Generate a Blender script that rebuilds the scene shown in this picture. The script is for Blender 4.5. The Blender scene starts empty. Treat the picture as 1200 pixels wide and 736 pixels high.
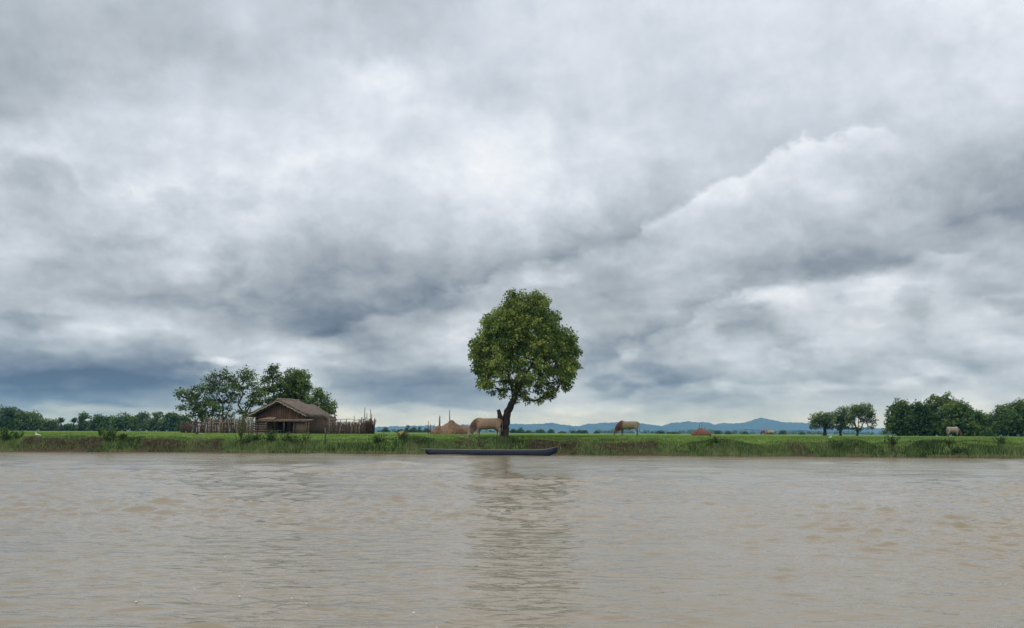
import bpy, bmesh, math, random
import numpy as np
from mathutils import Matrix, Vector

S = bpy.context.scene
COL = S.collection
rng = np.random.default_rng(7)
random.seed(7)
PI = math.pi

# ------------------------------------------------------------------ camera
F = 1039.0                       # focal length in units of a 1200 px wide frame
PITCH = math.atan(139.0 / F)     # looking a little upwards
ROLL = math.radians(0.31)
CAMZ = 1.6                       # eye height of someone sitting in a boat
cam = bpy.data.cameras.new("camera")
cam.sensor_width = 36.0
cam.lens = 36.0 * F / 1200.0
cam.clip_start = 0.1
cam.clip_end = 60000
cam_o = bpy.data.objects.new("camera", cam)
COL.objects.link(cam_o)
fw = Vector((0, math.cos(PITCH), math.sin(PITCH)))
up = Vector((0, -math.sin(PITCH), math.cos(PITCH)))
rt = Vector((1, 0, 0))
cx = rt * math.cos(ROLL) + up * math.sin(ROLL)
cy = up * math.cos(ROLL) - rt * math.sin(ROLL)
R = Matrix((cx, cy, -fw)).transposed()
cam_o.matrix_world = Matrix.Translation((0, 0, CAMZ)) @ R.to_4x4()
S.camera = cam_o
S.view_settings.view_transform = 'Standard'
S.view_settings.look = 'None'
S.view_settings.exposure = 0.0
S.view_settings.gamma = 1.0
S.render.engine = 'CYCLES'
S.cycles.max_bounces = 6
S.cycles.volume_bounces = 1
S.cycles.transparent_max_bounces = 8
S.cycles.use_adaptive_sampling = True


def P(px, py, Y):
    """world point at depth Y seen at photograph pixel px, py"""
    a = px - 600.0
    b = 368.0 - py
    u = a * math.cos(ROLL) - b * math.sin(ROLL)
    v = a * math.sin(ROLL) + b * math.cos(ROLL)
    d = rt * u + up * v + fw * F
    k = Y / d.y
    return Vector((d.x * k, Y, CAMZ + d.z * k))


def azel(px, py):
    a = px - 600.0
    b = 368.0 - py
    u = a * math.cos(ROLL) - b * math.sin(ROLL)
    v = a * math.sin(ROLL) + b * math.cos(ROLL)
    d = (rt * u + up * v + fw * F).normalized()
    return math.atan2(d.x, d.y), math.asin(d.z)


def pix(az, el):
    d = Vector((math.sin(az) * math.cos(el), math.cos(az) * math.cos(el), math.sin(el)))
    k = F / d.dot(fw)
    u = d.dot(rt) * k
    v = d.dot(up) * k
    a = u * math.cos(ROLL) + v * math.sin(ROLL)
    b = -u * math.sin(ROLL) + v * math.cos(ROLL)
    return 600 + a, 368 - b


# ------------------------------------------------------------------ node helpers
class NT:
    def __init__(s, nt):
        s.nt = nt
        s.n = nt.nodes
        s.l = nt.links

    def node(s, typ, ins=None, **kw):
        n = s.n.new(typ)
        for k, v in kw.items():
            setattr(n, k, v)
        for k, v in (ins or {}).items():
            s.put(n.inputs[k], v)
        return n

    def put(s, sock, v):
        if isinstance(v, bpy.types.NodeSocket):
            s.l.new(v, sock)
        else:
            sock.default_value = v

    def m(s, op, a, b=None, c=None, clamp=False):
        n = s.n.new('ShaderNodeMath')
        n.operation = op
        n.use_clamp = clamp
        s.put(n.inputs[0], a)
        if b is not None:
            s.put(n.inputs[1], b)
        if c is not None:
            s.put(n.inputs[2], c)
        return n.outputs[0]

    def rng(s, v, a, b, c=0.0, d=1.0, kind='LINEAR'):
        n = s.n.new('ShaderNodeMapRange')
        n.interpolation_type = kind
        n.clamp = True
        for i, x in enumerate((v, a, b, c, d)):
            s.put(n.inputs[i], x)
        return n.outputs[0]

    def mix(s, f, a, b):
        n = s.n.new('ShaderNodeMix')
        n.data_type = 'FLOAT'
        s.put(n.inputs[0], f)
        s.put(n.inputs[2], a)
        s.put(n.inputs[3], b)
        return n.outputs[0]

    def mixc(s, f, a, b, blend='MIX'):
        n = s.n.new('ShaderNodeMix')
        n.data_type = 'RGBA'
        n.blend_type = blend
        s.put(n.inputs[0], f)
        s.put(n.inputs[6], a if isinstance(a, bpy.types.NodeSocket) else (*a, 1)[:4])
        s.put(n.inputs[7], b if isinstance(b, bpy.types.NodeSocket) else (*b, 1)[:4])
        return n.outputs[2]

    def noise(s, vec, scale, detail=4, rough=0.5, dist=0.0, out=0):
        n = s.n.new('ShaderNodeTexNoise')
        if vec is not None:
            s.l.new(vec, n.inputs['Vector'])
        n.inputs['Scale'].default_value = scale
        n.inputs['Detail'].default_value = detail
        n.inputs['Roughness'].default_value = rough
        n.inputs['Distortion'].default_value = dist
        return n.outputs[out]

    def xyz(s, a, b, c):
        n = s.n.new('ShaderNodeCombineXYZ')
        for i, v in enumerate((a, b, c)):
            s.put(n.inputs[i], v)
        return n.outputs[0]

    def ramp(s, f, stops, interp='LINEAR'):
        n = s.n.new('ShaderNodeValToRGB')
        cr = n.color_ramp
        cr.interpolation = interp
        while len(cr.elements) < len(stops):
            cr.elements.new(0.5)
        for e, (p, c) in zip(cr.elements, stops):
            e.position = p
            e.color = (*c, 1)[:4]
        s.put(n.inputs[0], f)
        return n.outputs[0]

    def curve(s, f, pts):
        n = s.n.new('ShaderNodeFloatCurve')
        c = n.mapping.curves[0]
        n.mapping.extend = 'HORIZONTAL'
        n.mapping.use_clip = False
        while len(c.points) < len(pts):
            c.points.new(0.5, 0.5)
        for p, (x, y) in zip(c.points, pts):
            p.location = (x, y)
        n.mapping.update()
        s.put(n.inputs['Value'], f)
        return n.outputs[0]


def lin(c):
    return tuple(((v / 255.0) / 12.92 if v / 255.0 <= 0.04045 else ((v / 255.0 + 0.055) / 1.055) ** 2.4) for v in c)


# ------------------------------------------------------------------ sky: overcast cloud deck
SUN_EL = math.radians(56)
SUN_AZ = math.radians(205)    # clockwise from +Y: behind the viewer, a little to the left
world = bpy.data.worlds.new("World")
S.world = world
world.use_nodes = True
world.cycles.sampling_method = 'MANUAL'
world.cycles.sample_map_resolution = 512
w = NT(world.node_tree)
w.n.clear()

GY = [0, 40, 80, 120, 160, 200, 240, 280, 320, 360, 400, 430, 460, 480, 500]
GX = [i * 50 for i in range(25)]
GRID = [
 [192,193,204,190,195,199,214,207,176,192,204,206,226,226,218,219,226,237,231,235,229,231,242,246,250],
 [197,190,196,182,187,212,218,219,215,195,204,217,224,234,228,219,220,224,233,224,222,232,208,211,220],
 [183,190,227,216,187,185,209,226,239,224,228,223,211,223,221,223,211,212,225,230,237,209,215,217,230],
 [163,156,166,216,231,206,211,224,223,223,214,231,224,222,227,238,221,226,211,218,229,235,227,246,228],
 [215,232,223,213,219,218,199,214,242,252,252,217,224,247,195,213,215,230,249,225,199,214,204,198,180],
 [218,216,207,237,252,252,237,234,242,200,195,244,251,233,248,225,241,238,176,221,249,215,197,205,166],
 [193,192,226,190,245,191,236,252,217,231,236,230,234,234,235,183,222,214,217,202,165,181,171,142,148],
 [195,225,197,210,208,239,204,185,189,210,204,223,206,205,170,173,185,212,195,189,184,187,212,164,139],
 [201,244,159,187,188,225,164,177,141,175,183,186,168,152,185,199,215,192,196,160,173,152,182,201,252],
 [183,135,196,193,167,168,157,185,175,178,133,157,194,187,169,193,191,136,228,213,227,249,219,183,149],
 [175,237,248,236,234,168,172,200,112,155,195,222,190,182,223,187,142,236,178,190,203,158,229,232,206],
 [90,110,128,90,90,215,233,252,199,195,184,184,184,176,157,191,180,195,210,227,215,216,145,243,216],
 [90,90,90,90,108,136,146,164,101,107,113,134,164,182,197,94,98,161,182,157,164,177,252,113,208],
 [156,196,180,155,227,144,152,166,252,155,201,185,191,202,173,201,206,182,185,204,190,190,184,252,182],
 [184,188,188,190,188,186,190,196,202,208,212,212,210,212,212,208,206,204,202,202,200,196,192,190,190]]
GA = np.array(GRID, float) / 255.0


def gsample(px, py):
    px = min(max(px, 0), 1200)
    py = min(max(py, 0), 500)
    col = [np.interp(px, GX, GA[j]) for j in range(len(GY))]
    return float(np.interp(py, GY, col))


AZM = math.radians(34.0)
tc = w.node('ShaderNodeTexCoord')
nrm = w.node('ShaderNodeVectorMath', {0: tc.outputs['Generated']}, operation='NORMALIZE').outputs[0]
sep = w.node('ShaderNodeSeparateXYZ', {0: nrm})
dx, dy, dz = sep.outputs
az = w.m('ARCTAN2', dx, dy)
el0 = w.m('ARCSINE', dz)
el = w.m('MAXIMUM', el0, 0.0)
hl = w.m('SQRT', w.m('MAXIMUM', w.m('ADD', w.m('MULTIPLY', dx, dx), w.m('MULTIPLY', dy, dy)), 1e-5))
sx = w.m('DIVIDE', dx, hl)
sy = w.m('DIVIDE', dy, hl)
gz = w.m('ADD', w.m('MULTIPLY', w.m('LOGARITHM', w.m('ADD', el, 0.19), math.e), 0.50), w.m('MULTIPLY', el, 0.30))     # clouds flatten towards the horizon
q = w.xyz(sx, sy, gz)
q2 = w.xyz(w.m('ADD', sx, 0.035), sy, w.m('ADD', gz, 0.045))
flat = w.rng(el, 0.0, 0.40, 0.30, 1.0)                                          # how tall a cloud looks at this height

wn = w.node('ShaderNodeSeparateColor', {0: w.noise(q, 3.2, 6, 0.55, out=1)})
wn2 = w.node('ShaderNodeSeparateColor', {0: w.noise(q, 11.0, 7, 0.6, out=1)})


def warp(c, c2, a1, a2):
    return w.m('ADD', w.m('MULTIPLY', w.m('SUBTRACT', c, 0.5), a1), w.m('MULTIPLY', w.m('SUBTRACT', c2, 0.5), a2))


azw = w.m('ADD', az, warp(wn.outputs[0], wn2.outputs[0], 0.05, 0.11))
elw = w.m('ADD', el, w.m('MULTIPLY', warp(wn.outputs[1], wn2.outputs[1], 0.04, 0.10), flat))
tw = w.m('ADD', w.m('DIVIDE', azw, 2 * AZM), 0.5)

ELR = [math.radians(v) for v in (0.0, 0.9, 1.8, 3.0, 4.4, 6.0, 8.0, 10.2, 12.5, 15, 17.5, 20, 22.5, 25, 28)]
NA = 29
L = None
for j, e in enumerate(ELR):
    pts = []
    for i in range(NA):
        t = i / (NA - 1)
        a = (t - 0.5) * 2 * AZM
        px, py = pix(a, e)
        pts.append((t, gsample(px, py)))
    r_ = w.curve(tw, pts)
    L = r_ if L is None else w.mix(w.rng(elw, ELR[j - 1], e), L, r_)
# away from the stretch of sky in view: the same deck goes on, by height and cloud noise alone
big = w.noise(q, 1.7, 5, 0.55)
gen = w.ramp(el, [(0.0, (0.74,) * 3), (0.06, (0.60,) * 3), (0.16, (0.68,) * 3), (0.4, (0.82,) * 3), (1.0, (0.86,) * 3)])
gen = w.m('ADD', gen, w.m('MULTIPLY', w.m('SUBTRACT', big, 0.5), 0.45))
inside = w.m('MULTIPLY', w.rng(w.m('ABSOLUTE', azw), 0.56, 0.85, 1, 0, 'SMOOTHSTEP'), w.rng(elw, 0.47, 0.75, 1, 0, 'SMOOTHSTEP'))
L = w.mix(inside, gen, L)


def edge(pts, amp, below, above, rough=1.0, soft=0.007):
    """a cloud border along a line of the sky: brighter just below it, darker just above (amp > 0)"""
    ae = sorted(azel(x, y) for x, y in pts)
    cv = w.curve(tw, [((a / (2 * AZM)) + 0.5, e) for a, e in ae])
    t0, t1 = ae[0][0], ae[-1][0]
    fade = w.m('MULTIPLY', w.rng(azw, t0, t0 + 0.07, 0, 1, 'SMOOTHSTEP'), w.rng(azw, t1 - 0.07, t1, 1, 0, 'SMOOTHSTEP'))
    n = w.m('MULTIPLY', warp(wn.outputs[2], wn2.outputs[2], 0.05 * rough, 0.09 * rough), flat)
    d = w.m('ADD', w.m('SUBTRACT', cv, el), n)            # > 0 below the line
    dn = w.m('MAXIMUM', d, 0.0)
    da = w.m('MAXIMUM', w.m('MULTIPLY', d, -1), 0.0)
    lit = w.m('EXPONENT', w.m('DIVIDE', dn, -below))
    dark = w.m('EXPONENT', w.m('DIVIDE', da, -above))
    st = w.rng(d, -soft, soft, 0, 1, 'SMOOTHSTEP')
    v = w.m('SUBTRACT', w.m('MULTIPLY', st, lit), w.m('MULTIPLY', w.m('SUBTRACT', 1, st), dark))
    return w.m('MULTIPLY', w.m('MULTIPLY', v, amp * 1.35), fade)


E = [
    ([(690, 305), (740, 272), (752, 256), (790, 246), (830, 226), (870, 208), (900, 193), (940, 172), (980, 156), (1040, 156), (1090, 180)], 0.052, 0.06, 0.07, 0.95, 0.006),
    ([(290, 400), (330, 398), (380, 396), (420, 380), (460, 368), (500, 355), (560, 335), (600, 314), (660, 305), (700, 296), (740, 278)], 0.055, 0.05, 0.06, 1.0, 0.008),
    ([(640, 440), (700, 425), (740, 408), (790, 382), (830, 358), (880, 340), (930, 330), (1000, 324), (1060, 304), (1110, 300), (1200, 296)], 0.05, 0.035, 0.05, 1.0, 0.006),
    ([(-40, 200), (0, 190), (40, 180), (70, 192), (110, 230), (160, 250)], -0.04, 0.05, 0.03, 1.0, 0.010),
    ([(190, 228), (250, 215), (300, 225), (370, 190), (450, 200), (520, 230), (600, 240)], -0.02, 0.06, 0.04, 1.0, 0.012),
    ([(200, 345), (270, 330), (300, 300), (330, 290)], 0.035, 0.03, 0.03, 0.8, 0.006),
    ([(180, 438), (230, 436), (260, 422), (300, 412), (360, 404)], -0.03, 0.03, 0.03, 1.0, 0.005),
    ([(640, 470), (690, 452), (740, 442), (780, 452), (850, 440), (900, 452), (960, 440)], 0.04, 0.015, 0.03, 1.0, 0.004),
    ([(900, 462), (960, 452), (1030, 446), (1090, 432), (1140, 440), (1210, 430)], 0.035, 0.018, 0.02, 1.0, 0.004),
    ([(860, 372), (900, 352), (940, 362), (960, 380)], -0.035, 0.03, 0.02, 0.8, 0.006),
    ([(1030, 350), (1070, 335), (1100, 345), (1120, 360)], -0.035, 0.03, 0.02, 0.8, 0.006),
    ([(395, 482), (450, 474), (520, 478), (580, 484), (640, 480)], 0.045, 0.012, 0.02, 0.6, 0.003),
    ([(-20, 476), (40, 472), (100, 474), (180, 478), (230, 480)], 0.045, 0.008, 0.015, 0.6, 0.003),
    ([(20, 446), (90, 440), (150, 446), (210, 450)], 0.03, 0.012, 0.015, 0.8, 0.004),
]
for e in E:
    L = w.m('ADD', L, edge(*e))
# single cloud puffs: centre, half width and half height, brightness, softness of the border
wn3 = w.node('ShaderNodeSeparateColor', {0: w.noise(q, 26.0, 6, 0.6, out=1)})
azf = w.m('ADD', az, warp(wn2.outputs[2], wn3.outputs[0], 0.055, 0.035))
elf = w.m('ADD', el, w.m('MULTIPLY', warp(wn2.outputs[0], wn3.outputs[1], 0.055, 0.035), flat))
for px_, py_, rx_, ry_, a_, so_ in [
        (875, 378, 36, 22, -0.065, 0.5), (972, 417, 66, 20, -0.05, 0.6), (1070, 354, 26, 16, -0.06, 0.4), (1160, 422, 44, 14, -0.05, 0.5),
        (915, 420, 13, 11, 0.05, 0.5), (715, 455, 26, 12, -0.09, 0.4), (728, 385, 36, 42, -0.045, 0.8), (738, 408, 13, 14, 0.07, 0.5),
        (850, 468, 36, 9, -0.045, 0.5), (957, 452, 28, 7, 0.055, 0.5), (1095, 432, 24, 9, 0.06, 0.5), (1093, 446, 20, 6, -0.05, 0.5),
        (830, 371, 50, 8, 0.05, 0.7), (35, 203, 48, 17, -0.035, 0.7), (130, 450, 120, 13, -0.05, 0.6), (480, 441, 85, 13, -0.05, 0.6),
        (520, 462, 60, 7, -0.045, 0.5), (385, 402, 34, 10, 0.06, 0.5), (560, 372, 44, 12, 0.05, 0.6), (385, 374, 46, 20, -0.06, 0.6),
        (500, 345, 50, 16, -0.04, 0.8), (215, 318, 26, 13, 0.05, 0.5), (180, 352, 75, 10, -0.045, 0.6), (455, 90, 28, 17, 0.05, 0.9),
        (545, 188, 52, 26, 0.04, 1.0), (200, 235, 26, 13, -0.05, 0.5), (290, 240, 20, 10, -0.035, 0.5), (262, 424, 26, 5, 0.09, 0.5),
        (235, 430, 40, 5, -0.06, 0.5), (100, 478, 60, 4, 0.06, 0.5), (40, 462, 70, 6, -0.04, 0.5), (920, 312, 90, 16, -0.05, 0.9),
        (1000, 338, 80, 9, 0.045, 0.7), (1160, 340, 40, 9, -0.045, 0.5), (1190, 360, 20, 9, -0.05, 0.5), (790, 300, 55, 14, -0.02, 0.8),
        (40, 372, 36, 10, -0.05, 0.5), (70, 300, 60, 16, -0.035, 0.8), (640, 322, 34, 11, 0.06, 0.5), (700, 478, 60, 6, 0.05, 0.6),
        (820, 452, 30, 6, 0.05, 0.5), (1030, 462, 50, 6, -0.04, 0.5), (760, 432, 20, 9, -0.05, 0.5), (1125, 200, 60, 30, -0.04, 1.0),
        (340, 60, 90, 24, -0.03, 1.0), (120, 100, 120, 22, -0.03, 1.0), (560, 110, 60, 16, -0.03, 1.0), (150, 285, 40, 12, -0.04, 0.6)]:
    a_c, e_c = azel(px_, py_)
    k_ = math.cos(a_c) * math.cos(e_c) / F
    dd_ = w.m('SQRT', w.m('ADD', w.m('POWER', w.m('DIVIDE', w.m('SUBTRACT', azf, a_c), rx_ * k_ * math.cos(a_c)), 2.0),
                          w.m('POWER', w.m('DIVIDE', w.m('SUBTRACT', elf, e_c), ry_ * k_), 2.0)))
    L = w.m('ADD', L, w.rng(dd_, 1.0 + so_, max(1.0 - so_ * 0.9, 0.0), 0.0, a_ * 1.35, 'SMOOTHSTEP'))
# billows: fractal texture with relief, light from above
n1 = w.noise(q, 8.0, 10, 0.62, 0.15)
n2 = w.noise(q2, 8.0, 10, 0.62, 0.15)
det = w.m('MULTIPLY', w.m('SUBTRACT', n1, n2), 0.26)
det2 = w.m('MULTIPLY', w.m('SUBTRACT', n1, 0.5), 0.08)
n3 = w.noise(q, 20.0, 8, 0.6, 0.3)
det3 = w.m('MULTIPLY', w.m('SUBTRACT', n3, 0.5), 0.065)


def billow(vec, sc_, det_):
    return w.m('ABSOLUTE', w.m('MULTIPLY', w.m('SUBTRACT', w.noise(vec, sc_, det_, 0.5, 0.0), 0.5), 2.0))


q3 = w.xyz(w.m('ADD', sx, 0.008), sy, w.m('ADD', gz, 0.016))
bl1 = w.m('SUBTRACT', billow(q, 9.0, 5), 0.16)
bl2 = billow(q, 24.0, 5)
bl2r = w.m('SUBTRACT', bl2, billow(q3, 24.0, 5))
low = w.rng(el, 0.10, 0.34, 1.0, 0.35)
puff = w.m('MULTIPLY', w.m('ADD', w.m('ADD', w.m('MULTIPLY', bl1, 0.045), w.m('MULTIPLY', w.m('SUBTRACT', bl2, 0.15), 0.03)), w.m('MULTIPLY', bl2r, 0.07)), low)
L = w.m('ADD', L, puff)
calm = w.rng(el, 0.22, 0.42, 1.0, 0.5)
L = w.m('ADD', w.m('ADD', L, w.m('ADD', w.rng(el, 0.0, 0.10, 0.03, 0.0), w.rng(el, 0.015, 0.05, 0.03, 0.0))), w.m('MULTIPLY', w.m('ADD', w.m('ADD', det, det2), det3), calm))
colr = w.ramp(L, [(0.36, lin((84, 95, 109))), (0.494, lin((117, 128, 142))), (0.596, lin((142, 152, 163))),
                  (0.722, lin((176, 185, 194))), (0.847, lin((208, 216, 228))), (0.941, lin((234, 240, 249))), (1.0, lin((250, 252, 255)))])
# towards the horizon the greys turn slightly greener, low on the left bluer
colr = w.mixc(w.m('MULTIPLY', w.rng(el, 0.0, 0.2, 1, 0), w.rng(az, -0.5, -0.2, 1, 0)), colr, (0.95, 0.98, 1.03), 'MULTIPLY')
colr = w.mixc(w.rng(el, 0.0, 0.12, 1, 0), colr, (0.93, 1.0, 1.12), 'MULTIPLY')
cl10 = w.node('ShaderNodeVectorMath', {0: colr, 'Scale': 10.0}, operation='SCALE').outputs[0]
nish = w.node('ShaderNodeTexSky')
nish.sky_type = 'NISHITA'
nish.sun_disc = False
nish.sun_elevation = SUN_EL
nish.sun_rotation = SUN_AZ
skyc = w.mixc(0.97, nish.outputs[0], cl10)
below = w.rng(el0, -0.02, 0.0, 0.0, 1.0)
skyc = w.mixc(below, (1.6, 1.7, 1.5), skyc)
bg = w.node('ShaderNodeBackground', {'Color': skyc, 'Strength': 0.1})
wo = w.node('ShaderNodeOutputWorld')
w.l.new(bg.outputs[0], wo.inputs[0])

# ------------------------------------------------------------------ the sun behind the cloud
sun = bpy.data.lights.new("sun", 'SUN')
sun.energy = 1.5
sun.angle = math.radians(25)
sun.color = (1.0, 0.96, 0.9)
sun_o = bpy.data.objects.new("sun", sun)
sd = Vector((math.sin(SUN_AZ) * math.cos(SUN_EL), math.cos(SUN_AZ) * math.cos(SUN_EL), math.sin(SUN_EL)))
sun_o.rotation_euler = (-sd).to_track_quat('-Z', 'Y').to_euler()
sun_o.location = (0, 0, 60)
COL.objects.link(sun_o)


# ------------------------------------------------------------------ mesh helpers
def mesh_np(name, V, faces, smooth=False, attrs=None):
    """faces: list of (K, n) integer arrays; attrs: {name: per-vertex float array}"""
    me = bpy.data.meshes.new(name)
    V = np.asarray(V, np.float32)
    me.vertices.add(len(V))
    me.vertices.foreach_set('co', V.ravel())
    faces = [np.asarray(f, np.int32) for f in faces if len(f)]
    loops = np.concatenate([f.ravel() for f in faces])
    tot = np.concatenate([np.full(len(f), f.shape[1], np.int32) for f in faces])
    start = np.concatenate([[0], np.cumsum(tot)[:-1]]).astype(np.int32)
    me.loops.add(len(loops))
    me.loops.foreach_set('vertex_index', loops)
    me.polygons.add(len(tot))
    me.polygons.foreach_set('loop_start', start)
    me.polygons.foreach_set('loop_total', tot)
    if smooth:
        me.polygons.foreach_set('use_smooth', np.ones(len(tot), bool))
    me.update(calc_edges=True)
    for k, a in (attrs or {}).items():
        at = me.attributes.new(k, 'FLOAT', 'POINT')
        at.data.foreach_set('value', np.asarray(a, np.float32))
    return me


def tag(o, label=None, cat=None, group=None, kind=None):
    if label:
        o['label'] = label
    if cat:
        o['category'] = cat
    if group:
        o['group'] = group
    if kind:
        o['kind'] = kind
    return o


def obj(name, me, mat=None, parent=None):
    o = bpy.data.objects.new(name, me)
    COL.objects.link(o)
    if mat is not None and not me.materials:
        me.materials.append(mat)
    if parent is not None:
        o.parent = parent
    return o


def empty(name, loc, rz=0.0):
    o = bpy.data.objects.new(name, None)
    o.empty_display_size = 0.3
    o.location = loc
    o.rotation_euler = (0, 0, rz)
    COL.objects.link(o)
    return o


class MB:
    """collects shapes into one mesh"""

    def __init__(s):
        s.V = []
        s.F = {}
        s.n = 0

    def add(s, V, *Fs):
        V = np.asarray(V, float)
        for f in Fs:
            f = np.asarray(f, int)
            if len(f):
                s.F.setdefault(f.shape[1], []).append(f + s.n)
        s.V.append(V)
        s.n += len(V)
        return s

    def bar(s, p, q, wd, ht, upv=(0, 0, 1), jit=0.0):
        p = np.array(p, float)
        q = np.array(q, float)
        d = q - p
        d /= np.linalg.norm(d)
        u = np.cross(d, upv)
        if np.linalg.norm(u) < 1e-4:
            u = np.cross(d, (1, 0, 0))
        u /= np.linalg.norm(u)
        v = np.cross(u, d)
        V = []
        for c in (p, q):
            for a, b in ((-1, -1), (1, -1), (1, 1), (-1, 1)):
                V.append(c + u * a * wd / 2 * (1 + random.uniform(-jit, jit)) + v * b * ht / 2)
        return s.add(V, [(3, 2, 1, 0), (4, 5, 6, 7), (0, 1, 5, 4), (1, 2, 6, 5), (2, 3, 7, 6), (3, 0, 4, 7)])

    def tube(s, pts, rad, n=7, flatx=1.0, cap=True):
        pts = np.array([tuple(p) for p in pts], float)
        k = len(pts)
        rad = np.broadcast_to(np.asarray(rad, float), (k,))
        T = np.gradient(pts, axis=0)
        T /= np.linalg.norm(T, axis=1)[:, None] + 1e-9
        ref = np.array((0.0, 1.0, 0.0)) if abs(T[0][1]) < 0.9 else np.array((1.0, 0, 0))
        V = []
        for i in range(k):
            u = np.cross(T[i], ref)
            u /= np.linalg.norm(u) + 1e-9
            v = np.cross(u, T[i])
            for j in range(n):
                a = 2 * PI * j / n
                V.append(pts[i] + (u * math.cos(a) * flatx + v * math.sin(a)) * rad[i])
        Fq = [(i * n + j, i * n + (j + 1) % n, (i + 1) * n + (j + 1) % n, (i + 1) * n + j) for i in range(k - 1) for j in range(n)]
        s.add(V, Fq)
        if cap:
            b = s.n - len(V)
            c = [tuple(range(n))[::-1], tuple((k - 1) * n + j for j in range(n))]
            s.F.setdefault(n, []).append(np.array(c) + b)
        return s

    def loft(s, rings, n=14):
        """rings: (centre, tangent, radius in the x-z plane, sideways radius)"""
        V = []
        for c, t, r1, r2 in rings:
            c = np.array(c, float)
            t = np.array(t, float)
            t /= np.linalg.norm(t)
            side = np.array((0.0, 1.0, 0.0))
            u = np.cross(side, t)
            u /= np.linalg.norm(u)
            for j in range(n):
                a = 2 * PI * j / n
                V.append(c + u * math.cos(a) * r1 + side * math.sin(a) * r2)
        k = len(rings)
        Fq = [(i * n + j, i * n + (j + 1) % n, (i + 1) * n + (j + 1) % n, (i + 1) * n + j) for i in range(k - 1) for j in range(n)]
        s.add(V, Fq)
        b = s.n - len(V)
        s.F.setdefault(n, []).append(np.array([tuple(range(n))[::-1], tuple((k - 1) * n + j for j in range(n))]) + b)
        return s

    def mesh(s, name, smooth=False):
        return mesh_np(name, np.concatenate(s.V), [np.concatenate(f) for f in s.F.values()], smooth)

    def build(s, name, mat, parent=None, smooth=False):
        return obj(name, s.mesh(name, smooth), mat, parent)


def newmat(name):
    m = bpy.data.materials.new(name)
    m.use_nodes = True
    t = NT(m.node_tree)
    t.n.clear()
    out = t.node('ShaderNodeOutputMaterial')
    return m, t, out


def simple(name, c1, c2, scale=3.0, rough=0.85, bump=0.3, stretch=(1, 1, 1), detail=6, bdist=0.02, spec=0.3):
    m, t, out = newmat(name)
    tcn = t.node('ShaderNodeTexCoord')
    mp = t.node('ShaderNodeMapping', {'Vector': tcn.outputs['Object'], 'Scale': stretch})
    nz = t.noise(mp.outputs[0], scale, detail, 0.6)
    c = t.mixc(t.rng(nz, 0.3, 0.7), c1, c2)
    bs = t.node('ShaderNodeBsdfPrincipled', {'Base Color': c, 'Roughness': rough, 'Specular IOR Level': spec})
    if bump:
        bp = t.node('ShaderNodeBump', {'Height': nz, 'Strength': bump, 'Distance': bdist})
        t.l.new(bp.outputs[0], bs.inputs['Normal'])
    t.l.new(bs.outputs[0], out.inputs[0])
    return m


def leafmat(name, dark, mid, light, trans=0.28, patch=0.8, tscale=0.6):
    """leaves: colour varies leaf by leaf (attribute tint) and in patches"""
    m, t, out = newmat(name)
    at = t.node('ShaderNodeAttribute', attribute_name='tint')
    tcn = t.node('ShaderNodeTexCoord')
    nz = t.noise(tcn.outputs['Object'], tscale, 3, 0.6)
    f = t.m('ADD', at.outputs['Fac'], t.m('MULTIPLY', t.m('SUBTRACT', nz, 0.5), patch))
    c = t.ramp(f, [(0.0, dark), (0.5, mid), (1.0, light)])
    bs = t.node('ShaderNodeBsdfPrincipled', {'Base Color': c, 'Roughness': 0.5, 'Specular IOR Level': 0.25})
    tr = t.node('ShaderNodeBsdfTranslucent', {'Color': c})
    mx = t.node('ShaderNodeMixShader', {0: trans})
    t.l.new(bs.outputs[0], mx.inputs[1])
    t.l.new(tr.outputs[0], mx.inputs[2])
    t.l.new(mx.outputs[0], out.inputs[0])
    return m


# ------------------------------------------------------------------ shoreline and ground
def shore(x):
    x = np.asarray(x, float)
    b = 65.2 - 0.062 * x - 0.00065 * x * x
    b = np.where(x > 60, 65.2 - 0.062 * 60 - 2.34 - 0.14 * (x - 60), b)
    b = np.where(x < -60, 65.2 + 3.72 - 2.34 + 0.016 * (-60 - x), b)
    return b + 0.30 * np.sin(x * 0.23 + 1) + 0.22 * np.sin(x * 0.71) + 0.10 * np.sin(x * 1.9 + 2) + 0.05 * np.sin(x * 4.7)


def bumpf(x, a, b, soft=1.0):
    return 1 / (1 + np.exp(-(x - a) / soft * 3)) * (1 - 1 / (1 + np.exp(-(x - b) / soft * 3)))


def X66(px):
    return (px - 600) / F * 66.0


CUTS = [(22, 122, 0.85), (158, 262, 1.0), (428, 462, 0.35), (470, 500, 0.4), (618, 690, 0.9), (690, 768, 0.8), (815, 850, .45), (905, 940, 0.7), (975, 1000, .5), (300, 326, .4), (510, 590, .55), (1012, 1040, .45), (1092, 1108, .4), (785, 800, .5), (368, 392, .4), (1150, 1165, .5)]


def cut(x):
    v = np.zeros_like(np.asarray(x, float))
    for a, b, k in CUTS:
        v = np.maximum(v, k * bumpf(x, X66(a), X66(b), 0.7))
    return v


def vnoise(x, y, seed=0):
    """cheap smooth noise, about -1..1"""
    r = np.random.default_rng(100 + seed)
    v = 0
    for i in range(7):
        a = r.uniform(0, 2 * PI)
        f = r.uniform(0.6, 1.7)
        v = v + np.sin((x * math.cos(a) + y * math.sin(a)) * f + r.uniform(0, 6.28))
    return v / 2.6


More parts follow.
